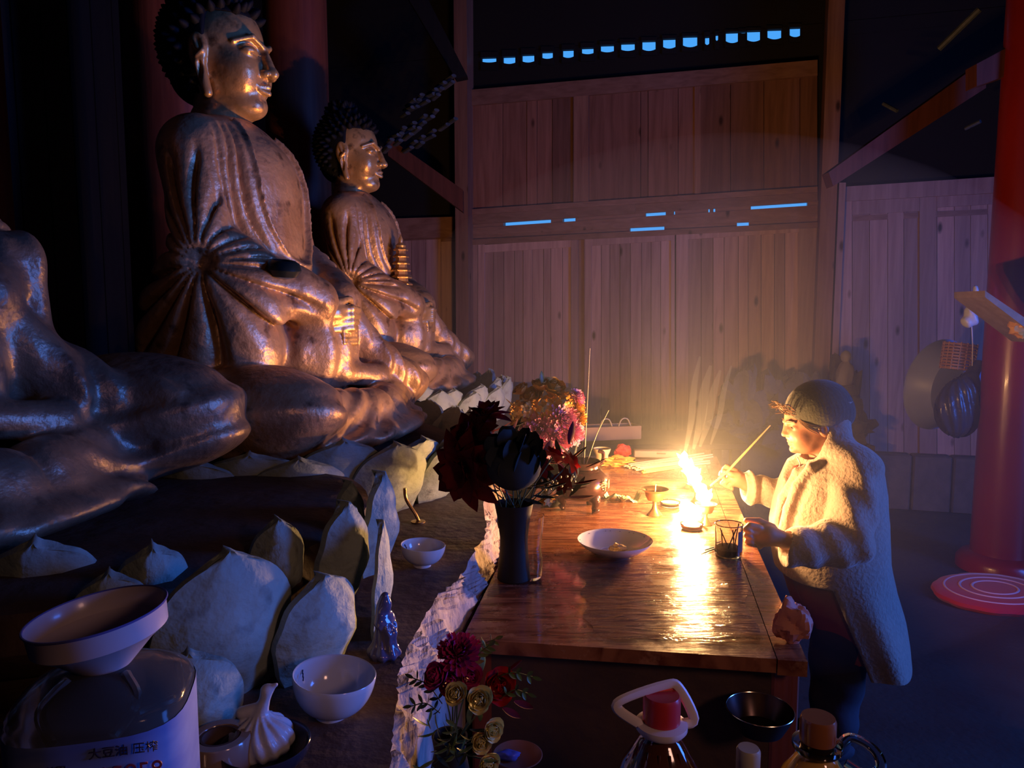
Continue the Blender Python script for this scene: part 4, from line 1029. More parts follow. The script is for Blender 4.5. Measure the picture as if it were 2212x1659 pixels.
def jug(px, py, Y, zc, s, rz, m, cap_m, ring_m, label, hand_m, side=0):
    """zc: height of the cap top above the world floor"""
    p = at_y(px, py, Y); base = Vector((p.x, p.y, BZ)); H = p.z - BZ
    t = thing('oil_jug', base, label, 'jug', rot=(0,0,rz))
    R = .082*s; nk = H-.065*s
    loft([(rsq(R*.92,3.4),0),(rsq(R,3.6),.01),(rsq(R,3.6),nk*.50),(rsq(R*.96,3.2),nk*.60),(rsq(R*.70,2.6),nk*.84),(rsq(R*.40,2.2),nk*.97),(rsq(R*.30,2),nk),(rsq(R*.30,2),nk+.02)]).obj('body', m, t, angle=50)
    lathe([(R*.44,nk+.004),(R*.50,nk+.010),(R*.50,nk+.018),(R*.34,nk+.022)], 36).obj('collar', ring_m, t)
    lathe([(R*.345,nk+.018),(R*.345,nk+.040*s)], 32).obj('cap_ring', ring_m, t)
    lathe([(R*.36,nk+.022),(R*.36,H-.006),(R*.33,H),(.001,H)], 36).obj('cap', cap_m, t)
    a = R*.46; b = R*.92
    pts = curve([(-a*.8,0,nk+.014),(-b*.95,.0,nk+.046*s),(-b*.85,0,nk+.062*s),(b*.12,.01,nk+.075*s),(b*.42,.01,nk+.068*s),(b*.72,0,nk+.020*s),(a*.9,0,nk+.012)], 5)
    if side: pts = curve([(a*.8,0,nk+.014),(R*.62,0,nk+.040),(R*1.05,0,nk+.030),(R*1.20,0,nk+.004),(R*.95,0,nk-.014),(R*.55,0,nk-.004)], 5)
    tube(pts, .0052*s, 8, flat=1.6).obj('handle', hand_m, t)
    for k in range(5):
        a2 = -2.4+k*.42; x, y = math.cos(a2), math.sin(a2)
        tube([(R*.46*x, R*.46*y, nk*.955), (R*.93*x*1.06, R*.93*y*1.06, nk*.60)], [.002,.005], 6).obj('shoulder_rib', m, t)
jug(1430, 1500, 1.12, 0, 1.0, .15, M_oilj, M_redcap, M_whp, 'dark oil jug with red cap and raised white handle', M_whp)
jug(1768, 1548, 1.14, 0, .95, -.5, M_amber, M_brcap, M_glass, 'amber oil jug with brown cap at the lower right', M_glass, 1)
sp = at_y(1617, 1615, 1.10); t = thing('small_bottle', (sp.x, sp.y, BZ), 'small pale bottle with grey cap between the two oil jugs', 'bottle'); H = sp.z-BZ
lathe([(.020,0),(.028,.004),(.028,H*.62),(.025,H*.72),(.015,H*.84),(.014,H*.88)], 32).obj('body', mat('yellowish_plastic',(.62,.55,.34),.15,trans=.5,ior=1.2), t); lathe([(.0175,H*.86),(.0185,H*.88),(.0185,H*.985),(.016,H),(.001,H)], 32).obj('cap', M_greycap, t)
# basin behind the jugs
bp2 = at_z(1640, 1592, BZ); t = thing('steel_basin', (bp2.x+.01, bp2.y+.03, BZ), 'dark round basin whose far rim catches the light behind the bottles', 'basin')
lathe([(.05,0),(.055,.002),(.072,.035),(.078,.052),(.076,.053),(.070,.035),(.053,.005),(.001,.004)], 56).obj('basin', mat('dark_steel',(.06,.04,.04),.3,metal=.8), t)
tube([(.078*math.cos(a), .078*math.sin(a), .053) for a in [2*PI*k/56 for k in range(56)]], .0013, 6, True).obj('rim', mat('bright_steel',(.8,.7,.5),.2,metal=1.0), t)
dp = at_z(1118, 1642, BZ); t = thing('brown_dish', (dp.x, dp.y, BZ), 'flat brown dish with a blue thing on it right of the yellow roses', 'dish')
lathe([(.03,0),(.04,.002),(.056,.014),(.054,.015),(.038,.005),(.001,.004)], 48).obj('dish', mat('brown_glaze',(.24,.10,.07),.3), t)
lump((0,0,0), (.026,.013,.012), 4, 3, .3).obj('blue_packet', mat('blue_film',(.10,.12,.45),.3), label='small blue wrapped thing lying on the flat brown dish', cat='packet', loc=(dp.x-.02, dp.y-.008, BZ+.017))
# ================================================================== RIGHT: CUSHION, TUB, BASKETS AT THE PILLAR
mp_ = at_z(2148, 1290, 0); t = thing('kneeling_cushion', (mp_.x, mp_.y, 0), 'red round kneeling cushion with pale stitched rings by the pillar', 'cushion', rot=(0,0,.3))
sc = MB(); nn = 64
pr = [(0.001,.062),(.20,.062),(.27,.055),(.295,.04),(.30,.02),(.285,.0)]
for r_, z_ in pr:
    for i in range(nn):
        a = 2*PI*i/nn; q = r_*(1+.035*abs(math.sin(a*6))*(r_/.33)); sc.v.append((q*math.cos(a)*1.25, q*math.sin(a), z_))
sc.f = [(k*nn+(i+1)%nn, k*nn+i, (k+1)*nn+i, (k+1)*nn+(i+1)%nn) for k in range(len(pr)-1) for i in range(nn)]
sc.obj('cushion', mat('red_velvet',(.42,.010,.022),.8,sheen=.15), t)
for r_ in (.11,.17,.245):
    tube([(r_*1.25*math.cos(a), r_*math.sin(a), .063-.006*(r_ > .2)) for a in [2*PI*k/60 for k in range(60)]], .008, 6, True, flat=.5).obj('stitched_ring', mat('pink_thread',(.62,.34,.42),.7), t)
dq = at_y(2030, 832, 5.6)
t = thing('plastic_tub', (dq.x, dq.y, dq.z), 'big pale round tub hanging on edge beside the red pillar', 'tub', rot=(-PI/2+.1, 0, .35))
lathe([(.20,-.16),(.26,-.15),(.335,0),(.35,.01),(.345,.014),(.325,0),(.25,-.14),(.001,-.145)], 64).obj('tub', mat('pale_blue_plastic',(.30,.34,.58),.4), t)
bx = at_y(2068, 768, 5.2); t = thing('bamboo_basket', (bx.x, bx.y, bx.z-.10), 'small brown woven basket hanging beside the red pillar', 'basket', rot=(0,.12,.3))
M_bam = mat('bamboo', (.48,.25,.12), .6, col2=(.30,.15,.07), nscale=14)
for k in range(9):
    z = .01+.021*k; tube([(rsx*1.0, rsy*.8, z) for rsx, rsy in rsq(.095+.003*(k%2), 4, 28)], .0095, 6, True, flat=.9).obj('weave_band', M_bam, t)
for k in range(14):
    a = 2*PI*k/14; x, y = rsq(.101, 4, 14)[k]; tube([(x, y*.8, 0), (x, y*.8, .19)], .005, 5).obj('stake', M_bam, t)
box((0,0,.004), (.17,.13,.008)).obj('bottom', M_bam, t)
def hang(px, py, Y, fn_, lo, hi, h, m, nm, label, cat):
    p = at_y(px, py, Y); o = link(nm, sd_data(nm, fn_, lo, hi, h, m), loc=p, label=label, cat=cat); return o
def sack(P):
    X, Y, Z = P; a = np.arctan2(Y, X)
    d = ell(P, (.02,0,-.05), (.16,.10,.20)); d = smin(d, cap(P, (.06,0,.10), (.13,0,.26), .07, .03), .08)
    return d + .006*np.sin(a*11+Z*20)
hang(2066, 868, 5.1, sack, (-.2,-.15,-.3), (.24,.15,.34), .012, mat('dark_bag_plastic',(.05,.04,.05),.25,bump=.006,nscale=5,bscale=16), 'hanging_bag', 'dark plastic sack hanging below the basket at the pillar', 'bag')
def bagw(P):
    d = cap(P, (.03,0,.16), (.0,0,-.06), .012, .05); return d + .005*np.sin(P[2]*60+P[0]*80)
hang(2096, 672, 5.0, bagw, (-.08,-.08,-.14), (.08,.08,.2), .008, M_bag, 'plastic_bag', 'thin white plastic bag hanging high beside the red pillar', 'bag')
tube(curve([at_y(2098,690,5.0), at_y(2101,745,5.05), at_y(2100,800,5.1)],4), .004, 6).obj('string', M_whp, label='pale cord from the white bag down to the sack', cat='cord')
# sloping shelf board right of the pillar with cloth
sb = MB(); pts = [at_y(2128,628,4.3), at_y(2260,718,4.3), at_y(2260,742,4.3), at_y(2128,642,4.3)]
prism(pts, (0,.30,0)).obj('hanging_board', mat('old_board',(.30,.22,.16),.7,col2=(.2,.14,.1),nscale=20), smooth=False, label='weathered sloping board fixed to the front of the red pillar', cat='board')
lump((0,0,0), (.06,.05,.05), 6, 3, .5).obj('yellow_cloth', M_yel, label='yellow cloth bunched under the sloping board', cat='cloth', loc=at_y(2205, 690, 4.35)+Vector((0,0,-.05)))
# rockery and sacks in the gloom at the far wall
M_rock = mat('dark_rock', (.045,.035,.035), .8, col2=(.09,.07,.065), nscale=6, bump=.02, bscale=12)
rk = at_y(1700, 950, 6.2); t = thing('rockery', (rk.x, rk.y, 0), 'dark heap of rocks against the far wall behind the woman', 'rockery')
box((0,.1,.33), (1.35,.5,.66)).obj('plinth', M_rock, t, smooth=False)
for k, (x, y, z, a, b, c) in enumerate([(-.40,0,.92,.14,.16,.32),(-.10,.05,.86,.24,.2,.30),(.20,0,.90,.20,.18,.28),(.46,.0,.95,.16,.15,.34),(.0,-.12,.76,.3,.16,.18),(-.48,-.05,.76,.2,.16,.16),(.40,-.1,.76,.22,.16,.18)]):
    lump((x,y,z), (a,b,c), k*3.1, 3.2, .8, 26, 18).obj('rock', M_rock, t, angle=25)
sg = at_y(1826, 800, 6.05); t = thing('stone_figurine', (sg.x, sg.y, 1.17), 'small pale stone figure standing on the rockery by the post', 'figurine')
lump((0,0,.07), (.07,.06,.12), 1, 2, .3).obj('robe', mat('pale_stone',(.30,.26,.25),.7), t); ball((0,0,.23), (.042,.042,.052)).obj('head', mat('pale_stone_head',(.34,.30,.29),.7), t)
lathe([(.09,-.08),(.09,-.03),(.07,0)], 20).obj('base', M_rock, t)
# ================================================================== FLOWERS
M_fy = mat('yellow_petal', (.74,.45,.10), .5, col2=(.62,.33,.07), nscale=30, sub=.15)
M_fp = mat('pink_petal', (.80,.20,.40), .5, col2=(.86,.50,.55), nscale=60, sub=.15)
M_fm = mat('magenta_petal', (.55,.02,.14), .55, col2=(.38,.02,.20), nscale=30)
M_fr = mat('red_petal', (.62,.012,.02), .5, col2=(.42,.01,.015), nscale=25)
M_fd = mat('dark_red_petal', (.17,.012,.014), .85, spec=.15, col2=(.08,.01,.012), nscale=20)
M_fg = mat('dark_grey_green_petal', (.045,.052,.05), .95, col2=(.028,.035,.034), nscale=20, spec=.08)
M_fc = mat('cream_petal', (.80,.72,.34), .5, col2=(.70,.60,.25), nscale=25, sub=.1)
M_leaf = mat('green_leaf', (.10,.17,.05), .4, col2=(.06,.11,.04), nscale=30)
M_leafd = mat('dark_leaf', (.03,.045,.03), .8, spec=.2)
M_stem = mat('stem_green', (.06,.09,.03), .5)
M_gold2 = mat('gold_stamen', (.55,.38,.12), .4, metal=.4)
def mum(r, seed=0, n=5, wd=.16, cupd=.9):
    """chrysanthemum: shells of narrow petals curling up round +z"""
    m = MB(); rr = random.Random(seed)
    for L in range(n):
        t = L/(n-1); el = .05+t*1.25; k = int(20-t*9)
        for i in range(k):
            a = 2*PI*(i+.5*(L%2))/k + rr.uniform(-.1,.1); e = el+rr.uniform(-.12,.12)
            p = sheet(r*(1-.38*t)*rr.uniform(.88,1.08), r*wd*1.4, 2, 4, lambda q: .35+.65*math.sin(PI*min(.86,q*.86)), bend=.9*cupd, cup=.35)
            m.join(p, Matrix.Rotation(a, 4, 'Z') @ Matrix.Rotation(-e+.35, 4, 'Y') @ Matrix.Translation((r*.05,0,0)))
    return m
def rose(r, seed=0, n=17):
    m = MB(); rr = random.Random(seed)
    for i in range(n):
        t = i/(n-1); a = i*2.4; R = r*(.10+.55*t); e = 1.35-.95*t
        p = sheet(r*(.75+.25*t), r*(.65+.75*t), 4, 5, lambda q: math.sin(PI*min(1,.16+.78*q))**.6, bend=.5+.5*(1-t), cup=.28)
        m.join(p, Matrix.Rotation(a, 4, 'Z') @ Matrix.Translation((R*.35,0,-r*.25*t)) @ Matrix.Rotation(-e, 4, 'Y'))
    return m
def star(r, seed=0, n=8, layers=3, wd=.5):
    m = MB(); rr = random.Random(seed)
    for L in range(layers):
        for i in range(n):
            a = 2*PI*(i+.5*(L%2))/n+rr.uniform(-.08,.08)
            p = sheet(r*(1-.2*L)*rr.uniform(.9,1.08), r*wd, 4, 6, lambda q: max(.02, math.sin(PI*min(1, .12+.88*q))**.85), bend=-.5+.2*L, cup=.10)
            m.join(p, Matrix.Rotation(a, 4, 'Z') @ Matrix.Rotation(-.15-.42*L, 4, 'Y'))
    return m
def cluster(r, seed=0, n=34):
    """hydrangea head of small four-petal florets"""
    m = MB(); rr = random.Random(seed)
    for k in range(n):
        z = 1-1.5*(k+.5)/n; a = k*2.4; q = math.sqrt(max(0,1-z*z)); d = Vector((q*math.cos(a), q*math.sin(a), z)); c = d*r*rr.uniform(.85,1.0)
        M = aim(c, d) @ Matrix.Rotation(rr.uniform(0,1.5), 4, 'X')
        for i in range(4): m.join(sheet(r*.30, r*.28, 2, 3, lambda q: math.sin(PI*min(1,.2+.75*q))**.7, cup=.2), M @ Matrix.Rotation(i*PI/2, 4, 'X') @ Matrix.Rotation(-PI/2+.25, 4, 'Y'))
    return m
def bouquet(name, loc, label, foot):
    return thing(name, loc, label, 'flowers')
def head(t, mesh, m, px, py, Y, d, label=None, name='flower_head', stem_to=None, ms=None, sr=.0022):
    p = at_y(px, py, Y) - t.location; q = Vector(d).normalized().to_track_quat('Z', 'Y')
    me = mesh.mesh(name, m, True, 60); o = link(name, me, t, loc=p, label=label); o.rotation_mode = 'QUATERNION'; o.rotation_quaternion = q
    if stem_to is not None:
        e = Vector(stem_to)-t.location; mid = p.lerp(e, .5)+Vector((0,0,-.01)) - Vector(d).normalized()*.02
        tube(curve([p-Vector(d).normalized()*.006, mid, e], 5), sr, 6).obj('stem', ms or M_stem, t)
    return o
def leafm(L, Wd, bend=.5): return sheet(L, Wd, 4, 7, lambda q: max(.03, math.sin(PI*min(1,.04+.94*q))**.8), bend=bend, cup=.14)
def leaf(t, px, py, Y, L, Wd, d, m=None, bend=.5, name='leaf', roll=0.0):
    p = at_y(px, py, Y)-t.location; me = leafm(L, Wd, bend).mesh(name, m or M_leaf, True, 60)
    o = link(name, me, t, loc=p); o.rotation_mode = 'QUATERNION'; o.rotation_quaternion = Vector(d).normalized().to_track_quat('X', 'Z') @ Matrix.Rotation(roll, 3, 'X').to_quaternion(); return o
def sprig(t, px0, py0, px1, py1, Y, n=5, L=.022, m=None, ms=None):
    a, b = at_y(px0, py0, Y)-t.location, at_y(px1, py1, Y-.01)-t.location; mid = a.lerp(b, .5)+Vector((0,0,.012))
    c = curve([a, mid, b], 8); tube(c, .0011, 5).obj('twig', ms or M_stem, t)
    for k in range(n):
        i = int((k+1)/(n+.5)*(len(c)-1)); d = (c[min(i+1, len(c)-1)]-c[i-1]).normalized()
        for s in (-1, 1):
            up = Vector((-d.z, 0, d.x))*s; q = (d*.5+up*.8+Vector((0,-.25*s,0))).normalized()
            o = link('leaf', leafm(L, L*.42, .3).mesh('leaf', m or M_leaf, True, 60), t, loc=c[i]); o.rotation_mode = 'QUATERNION'; o.rotation_quaternion = q.to_track_quat('X', 'Y')
    o = link('leaf', leafm(L, L*.42, .3).mesh('leaf', m or M_leaf, True, 60), t, loc=c[-1]); o.rotation_mode = 'QUATERNION'; o.rotation_quaternion = (c[-1]-c[-3]).normalized().to_track_quat('X', 'Y')
# --- tall dark vase with dark blooms
vz = at_z(1110, 1250, TZ)
M_vase = mat('dark_vase_glass', (.022,.018,.014), .55, spec=.25); M_clear = mat('clear_vase_glass', (.9,.88,.84), .03, trans=1.0, ior=1.4)
v = thing('tall_vase', vz, 'tall dark waisted vase at the near left of the table', 'vase')
lathe([(.001,0),(.048,0),(.052,.004),(.050,.03),(.044,.09),(.043,.13),(.050,.19),(.059,.235),(.060,.240),(.056,.240),(.047,.19),(.040,.13),(.040,.09),(.044,.03),(.001,.01)], 44).obj('vase', M_vase, v)
v2p = at_z(1133, 1262, TZ)
v2 = thing('clear_vase', (v2p.x+.018, v2p.y+.055, TZ), 'clear glass vase glinting just right of the tall dark vase', 'vase')
lathe([(.001,.002),(.030,0),(.036,.006),(.040,.05),(.034,.10),(.040,.15),(.044,.20),(.042,.20),(.037,.15),(.031,.10),(.036,.05),(.032,.010),(.001,.006)], 40).obj('vase', M_clear, v2)
b = bouquet('dark_bouquet', (vz.x, vz.y, TZ+.24), 'dark red and grey-green artificial blooms standing in the tall dark vase', 0)
VT = Vector((vz.x, vz.y, TZ+.20))
def vt(k): return VT + Vector((.03*math.sin(k*2.1), .03*math.cos(k*1.7), 0))
Yv = vz.y
head(b, star(.135, 1, 9, 3, .55), M_fd, 1005, 1015, Yv-.02, (-.5,-.75,-.1), 'big dark red dahlia hanging to the left', stem_to=vt(1), ms=M_stem)
head(b, star(.115, 2, 9, 3, .5), M_fd, 1020, 945, Yv+.03, (-.6,-.4,.5), stem_to=vt(2), label='dark red bloom above the left dahlia')
head(b, star(.09, 3, 7, 3, .45), M_fd, 1052, 900, Yv+.08, (-.1,-.2,1), stem_to=vt(3), label='spiky dark red bloom at the top left')
gb = ball((0,0,-.015), (.082,.082,.074), 22, 12)
for q in range(26):
    a_ = q*2.4; z_ = 1-1.7*(q+.5)/26; r_ = math.sqrt(1-z_*z_); gb.join(sheet(.060,.060,4,5,lambda t: math.sin(PI*min(1,.1+.8*t))**.6,cup=.12), Matrix.Translation((0,0,-.015)) @ aim(Vector((r_*math.cos(a_)*.070, r_*math.sin(a_)*.070, z_*.062)), Vector((-math.sin(a_)*.3+r_*.2*math.cos(a_), math.cos(a_)*.3, .9))))
head(b, gb, M_fg, 1110, 995, Yv-.06, (.0,.2,1), stem_to=vt(4), label='large rounded grey-green bloom seen from behind')
for k, (px, py, dx) in enumerate([(1195,985,.3),(1232,1000,.7),(1165,1010,.0),(1215,1035,.5)]):
    head(b, star(.052, 6+k, 6, 2, .62), M_fr if k in (0,1) else M_fd, px, py, Yv+.10+.04*(k%2), (dx,.25,.55-.2*k), stem_to=vt(5+k), label='crimson bloom lit from behind by the lamps' if k < 2 else None)
head(b, star(.038, 12, 7, 2, .55), M_fy, 1186, 1075, Yv+.05, (.3,-.5,-.3), stem_to=vt(9), label='small yellow bloom drooping beside the censer')
for k in range(18):
    px, py = 1170+rr.uniform(0,75), 1040+rr.uniform(-14,22); head(b, ball((0,0,0),(.004,.004,.005),6,5), M_gold2, px, py, Yv+.05, (0,0,1), name='berry', stem_to=None)
for (px, py, dx, dz) in ((1150,1050,.9,.1),(1125,1075,.6,-.3),(1175,1055,1,.05),(1080,1060,-.8,-.1),(1230,960,.3,.9),(1265,1010,.8,.2),(1150,1070,.7,-.2),(1240,1045,.9,.0)):
    leaf(b, px, py, Yv+.03, .075, .034, (dx,-.3,dz), M_leafd if px < 1200 else M_fd)
ry = random.Random(31)
for k in range(86):  # fills the dark foliage; extra leaves added to keep firelight off the statues
    px, py = (ry.uniform(1085, 1255), ry.uniform(965, 1075)) if k < 56 else (ry.uniform(1050, 1110), ry.uniform(925, 1050)); a = ry.uniform(-.6, 3.6)
    leaf(b, px, py, ry.uniform(2.42, 2.66), ry.uniform(.06,.10), ry.uniform(.035,.05), (math.cos(a), ry.uniform(-.5,.3), math.sin(a)*.8+.2), M_leafd if ry.random() < .7 else M_fd, bend=.6)
for k in range(7):
    a = at_y(1068+k*13, 1030+(k%3)*8, Yv-.02); tube([a-b.location, vt(k)+Vector((0,0,-.02))-b.location], .0019, 5).obj('stem', M_stem, b)
# --- yellow and pink bouquet behind
yv = at_z(1190, 1120, TZ); Yy = 3.04
yp = thing('flower_pot', (.165, 3.10, TZ), 'dark narrow pot hidden behind the dark blooms, carrying the bright bouquet', 'vase')
lathe([(.001,0),(.04,0),(.045,.02),(.036,.10),(.045,.17),(.041,.17),(.033,.1),(.001,.03)], 32).obj('pot', M_vase, yp)
b = bouquet('bright_bouquet', (yp.location.x, 3.10, TZ+.17), 'big bouquet of yellow blooms above pink chrysanthemums behind the dark ones', 0)
PT = Vector((yp.location.x, 3.10, TZ+.14))
for k, (kind, px, py, r, d) in enumerate([('r',1192,845,.058,(.3,-.5,.8)),('r',1150,865,.055,(-.4,-.5,.7)),('c',1215,872,.050,(.2,-.7,.4)),('c',1180,885,.055,(0,-.8,.3)),('c',1130,890,.050,(-.6,-.5,.3)),('r',1128,845,.036,(-.6,-.2,.8)),
                                       ('m',1245,880,.045,(.8,-.3,.2)),('m',1252,905,.040,(.9,-.2,.0)),('r',1125,915,.045,(-.7,-.4,.1)),('r',1168,838,.045,(.0,-.2,1))]):
    me = {'r': rose, 'c': cluster, 'm': mum}[kind](r*1.1, k); head(b, me, M_fy, px, py, Yy+(.03 if py < 870 else -.01), d, stem_to=PT)
for k, (px, py, r, d) in enumerate([(1215,905,.066,(.35,-.8,.3)),(1168,928,.068,(-.1,-.95,.2)),(1205,942,.066,(.25,-.95,-.1)),(1135,938,.050,(-.6,-.7,.1)),(1240,935,.050,(.8,-.5,0)),(1150,960,.050,(-.3,-.8,-.3)),(1190,968,.046,(.1,-.8,-.4)),(1247,858,.034,(.6,-.5,.6))]):
    head(b, mum(r*1.1, 20+k, 6, .15), M_fp, px, py, Yy-.05, d, 'pink chrysanthemum' , stem_to=PT)
leaf(b, 1172, 830, Yy, .055, .03, (.1,-.1,1), M_leaf); leaf(b, 1205, 960, Yy-.09, .05, .022, (.5,-.2,-.6), M_leaf); leaf(b, 1115, 880, Yy, .06, .03, (-.8,-.2,.4), M_fy)
# --- front bouquet at the lower edge of the ledge
Yf = 1.36
fv = at_y(985, 1900, Yf)
vf = thing('front_vase', (fv.x-.01, Yf, BZ), 'dark vase almost below the frame carrying the front bouquet', 'vase')
lathe([(.001,0),(.035,0),(.045,.03),(.040,.10),(.030,.15),(.035,.18),(.031,.18),(.026,.15),(.001,.03)], 32).obj('vase', M_vase, vf)
b = bouquet('front_bouquet', (fv.x-.01, Yf, BZ+.18), 'bouquet of magenta, red and cream roses at the bottom of the picture', 0)
PT = Vector((fv.x-.01, Yf, BZ+.15))
hs = [('m',992,1412,.034,(.0,-.6,.8),M_fm,'magenta chrysanthemum at the top'),('r',948,1462,.026,(-.5,-.6,.5),M_fm,'dark magenta rose at the left'),('r',975,1470,.026,(-.1,-.9,.3),M_fm,'dark magenta rose below the chrysanthemum'),('r',1015,1462,.022,(.2,-.8,.4),M_fm,None),
      ('r',1072,1484,.033,(.35,-.75,.5),M_fr,'bright red rose at the right'),
      ('r',986,1500,.021,(-.2,-.8,.6),M_fc,'cream rose at the left'),('r',1034,1512,.024,(.1,-.85,.5),M_fc,'cream rose in the middle'),('r',1060,1574,.021,(.5,-.8,.2),M_fc,None),('r',1040,1598,.021,(.1,-.95,.1),M_fc,None),('r',1052,1645,.021,(.3,-.9,0),M_fc,None)]
for k, (kind, px, py, r, d, m, lb) in enumerate(hs):
    me = rose(r*1.15, 40+k) if kind == 'r' else mum(r*1.2, 40+k, 6, .2)
    head(b, me, m, px, py, Yf-(.06 if m is M_fc else .02), d, lb, stem_to=PT, sr=.0016)
sprig(b, 1010, 1462, 1055, 1395, Yf, 5, .020); sprig(b, 1060, 1470, 1150, 1462, Yf-.02, 4, .019); sprig(b, 1080, 1510, 1140, 1498, Yf-.04, 3, .018); sprig(b, 1000, 1440, 1070, 1380, Yf+.03, 4, .018)
sprig(b, 955, 1520, 893, 1465, Yf-.02, 5, .018, M_leafd, M_leafd); sprig(b, 950, 1540, 890, 1525, Yf-.02, 4, .018, M_leafd, M_leafd)
rr = random.Random(12)
for k in range(54):
    px, py = rr.uniform(925, 1050), rr.uniform(1535, 1680)
    a = rr.uniform(0, 2*PI); leaf(b, px, py, Yf-.05+rr.uniform(-.03,.03), rr.uniform(.022,.042), rr.uniform(.008,.014), (math.cos(a), -.35, math.sin(a)+.25), M_leaf if rr.random() < .6 else M_leafd, bend=rr.uniform(.3,1.2))
for (px, py, dx, dz) in ((1095,1450,.8,.4),(1085,1530,.8,-.6),(1040,1455,.3,1),(1110,1515,.9,-.5),(1008,1450,-.2,1)):
    leaf(b, px, py, Yf+.02, .040, .026, (dx,-.2,dz), M_fd if px > 1050 else M_leaf)
# ================================================================== THE WOMAN LIGHTING THE LAMPS
WYc = 2.86
def w3(px, py, dv=0.0): return tuple(at_y(px, py, WYc+dv))
base = at_z(1800, 1700, 0); wb_ = Vector((w3(1812,1200)[0], WYc, 0))
wo = thing('person', wb_, 'woman in beige fleece coat and dark cap reaching a burning stick to the lamps', 'person')
def rel(v): return v - np.array(wb_, dtype=np.float32)
M_skin = mat('skin', (.38,.18,.11), .5, col2=(.31,.14,.085), nscale=14, sub=.12, bump=.0006, bscale=60)
M_coat = mat('beige_fleece', (.37,.29,.235), .95, col2=(.29,.23,.185), nscale=60, bump=.006, bscale=70, sheen=.5, spec=.1)
M_capm = mat('dark_knit_cap', (.055,.060,.045), .9, col2=(.035,.038,.03), nscale=50, bump=.002, bscale=120, sheen=.3)
M_tun = mat('dark_red_tunic', (.40,.08,.06), .8, col2=(.32,.06,.05), nscale=10, bump=.003, bscale=20)
M_trs = mat('dark_trousers', (.05,.04,.06), .85, bump=.003, nscale=6, col2=(.035,.03,.045))
Hc = np.array(w3(1757, 912)); PH = math.radians(15)
def hl(P):
    qx, qy, qz = P[0]-np.float32(Hc[0]), P[1]-np.float32(Hc[1]), P[2]-np.float32(Hc[2])
    return -qx*math.cos(PH)-qz*math.sin(PH), qy, -qx*math.sin(PH)+qz*math.cos(PH)
def h2w(f, y, u):
    return (Hc[0]-f*math.cos(PH)-u*math.sin(PH), Hc[1]+y, Hc[2]-f*math.sin(PH)+u*math.cos(PH))
def whead(P):
    F, Y, U = hl(P); Q = [F, np.abs(Y), U]
    d = ell(Q, (-.01,0,.035), (.112,.080,.105))
    d = smin(d, ell(Q, (.035,0,-.028), (.076,.063,.082)), .03)
    d = smin(d, ell(Q, (.052,0,-.080), (.046,.046,.030)), .02)
    d = smin(d, ell(Q, (.074,.036,-.034), (.030,.028,.032)), .02)
    d = smin(d, cap(Q, (.104,0,.022), (.119,0,-.014), .007, .010), .012)
    d = smin(d, ell(Q, (.119,0,-.017), (.012,.011,.010)), .006); d = smin(d, ell(Q, (.109,.013,-.020), (.010,.008,.008)), .005)
    d = smax(d, -ell(Q, (.103,.034,.012), (.016,.020,.010)), .010)
    d = smin(d, ell(Q, (.086,.034,.009), (.013,.019,.011)), .005)
    d = smax(d, -ell(Q, (.1005,.034,.006), (.006,.014,.0018)), .002)
    d = smin(d, cap(Q, (.106,.015,.030), (.088,.052,.030), .005, .004), .01)
    d = smin(d, cap(Q, (.111,0,-.047), (.098,.022,-.052), .0062, .003), .004)
    d = smin(d, cap(Q, (.108,0,-.060), (.096,.020,-.056), .0068, .003), .004)
    d = smax(d, -cap(Q, (.117,0,-.0535), (.098,.025,-.054), .0022, .0015), .002)
    d = smin(d, ell(Q, (.096,0,-.084), (.018,.020,.015)), .012)
    d = smin(d, ell(Q, (-.004,.080,-.018), (.020,.009,.030)), .006); d = smax(d, -ell(Q, (-.002,.090,-.014), (.011,.006,.018)), .003)
    return d
def fingers(P, segs, k=.004):
    d = None
    for s in segs:
        for i in range(len(s)-1):
            a, ra = s[i]; b, rb = s[i+1]; c = cap(P, a, b, ra, rb)
            d = c if d is None else smin(d, c, k)
    return d
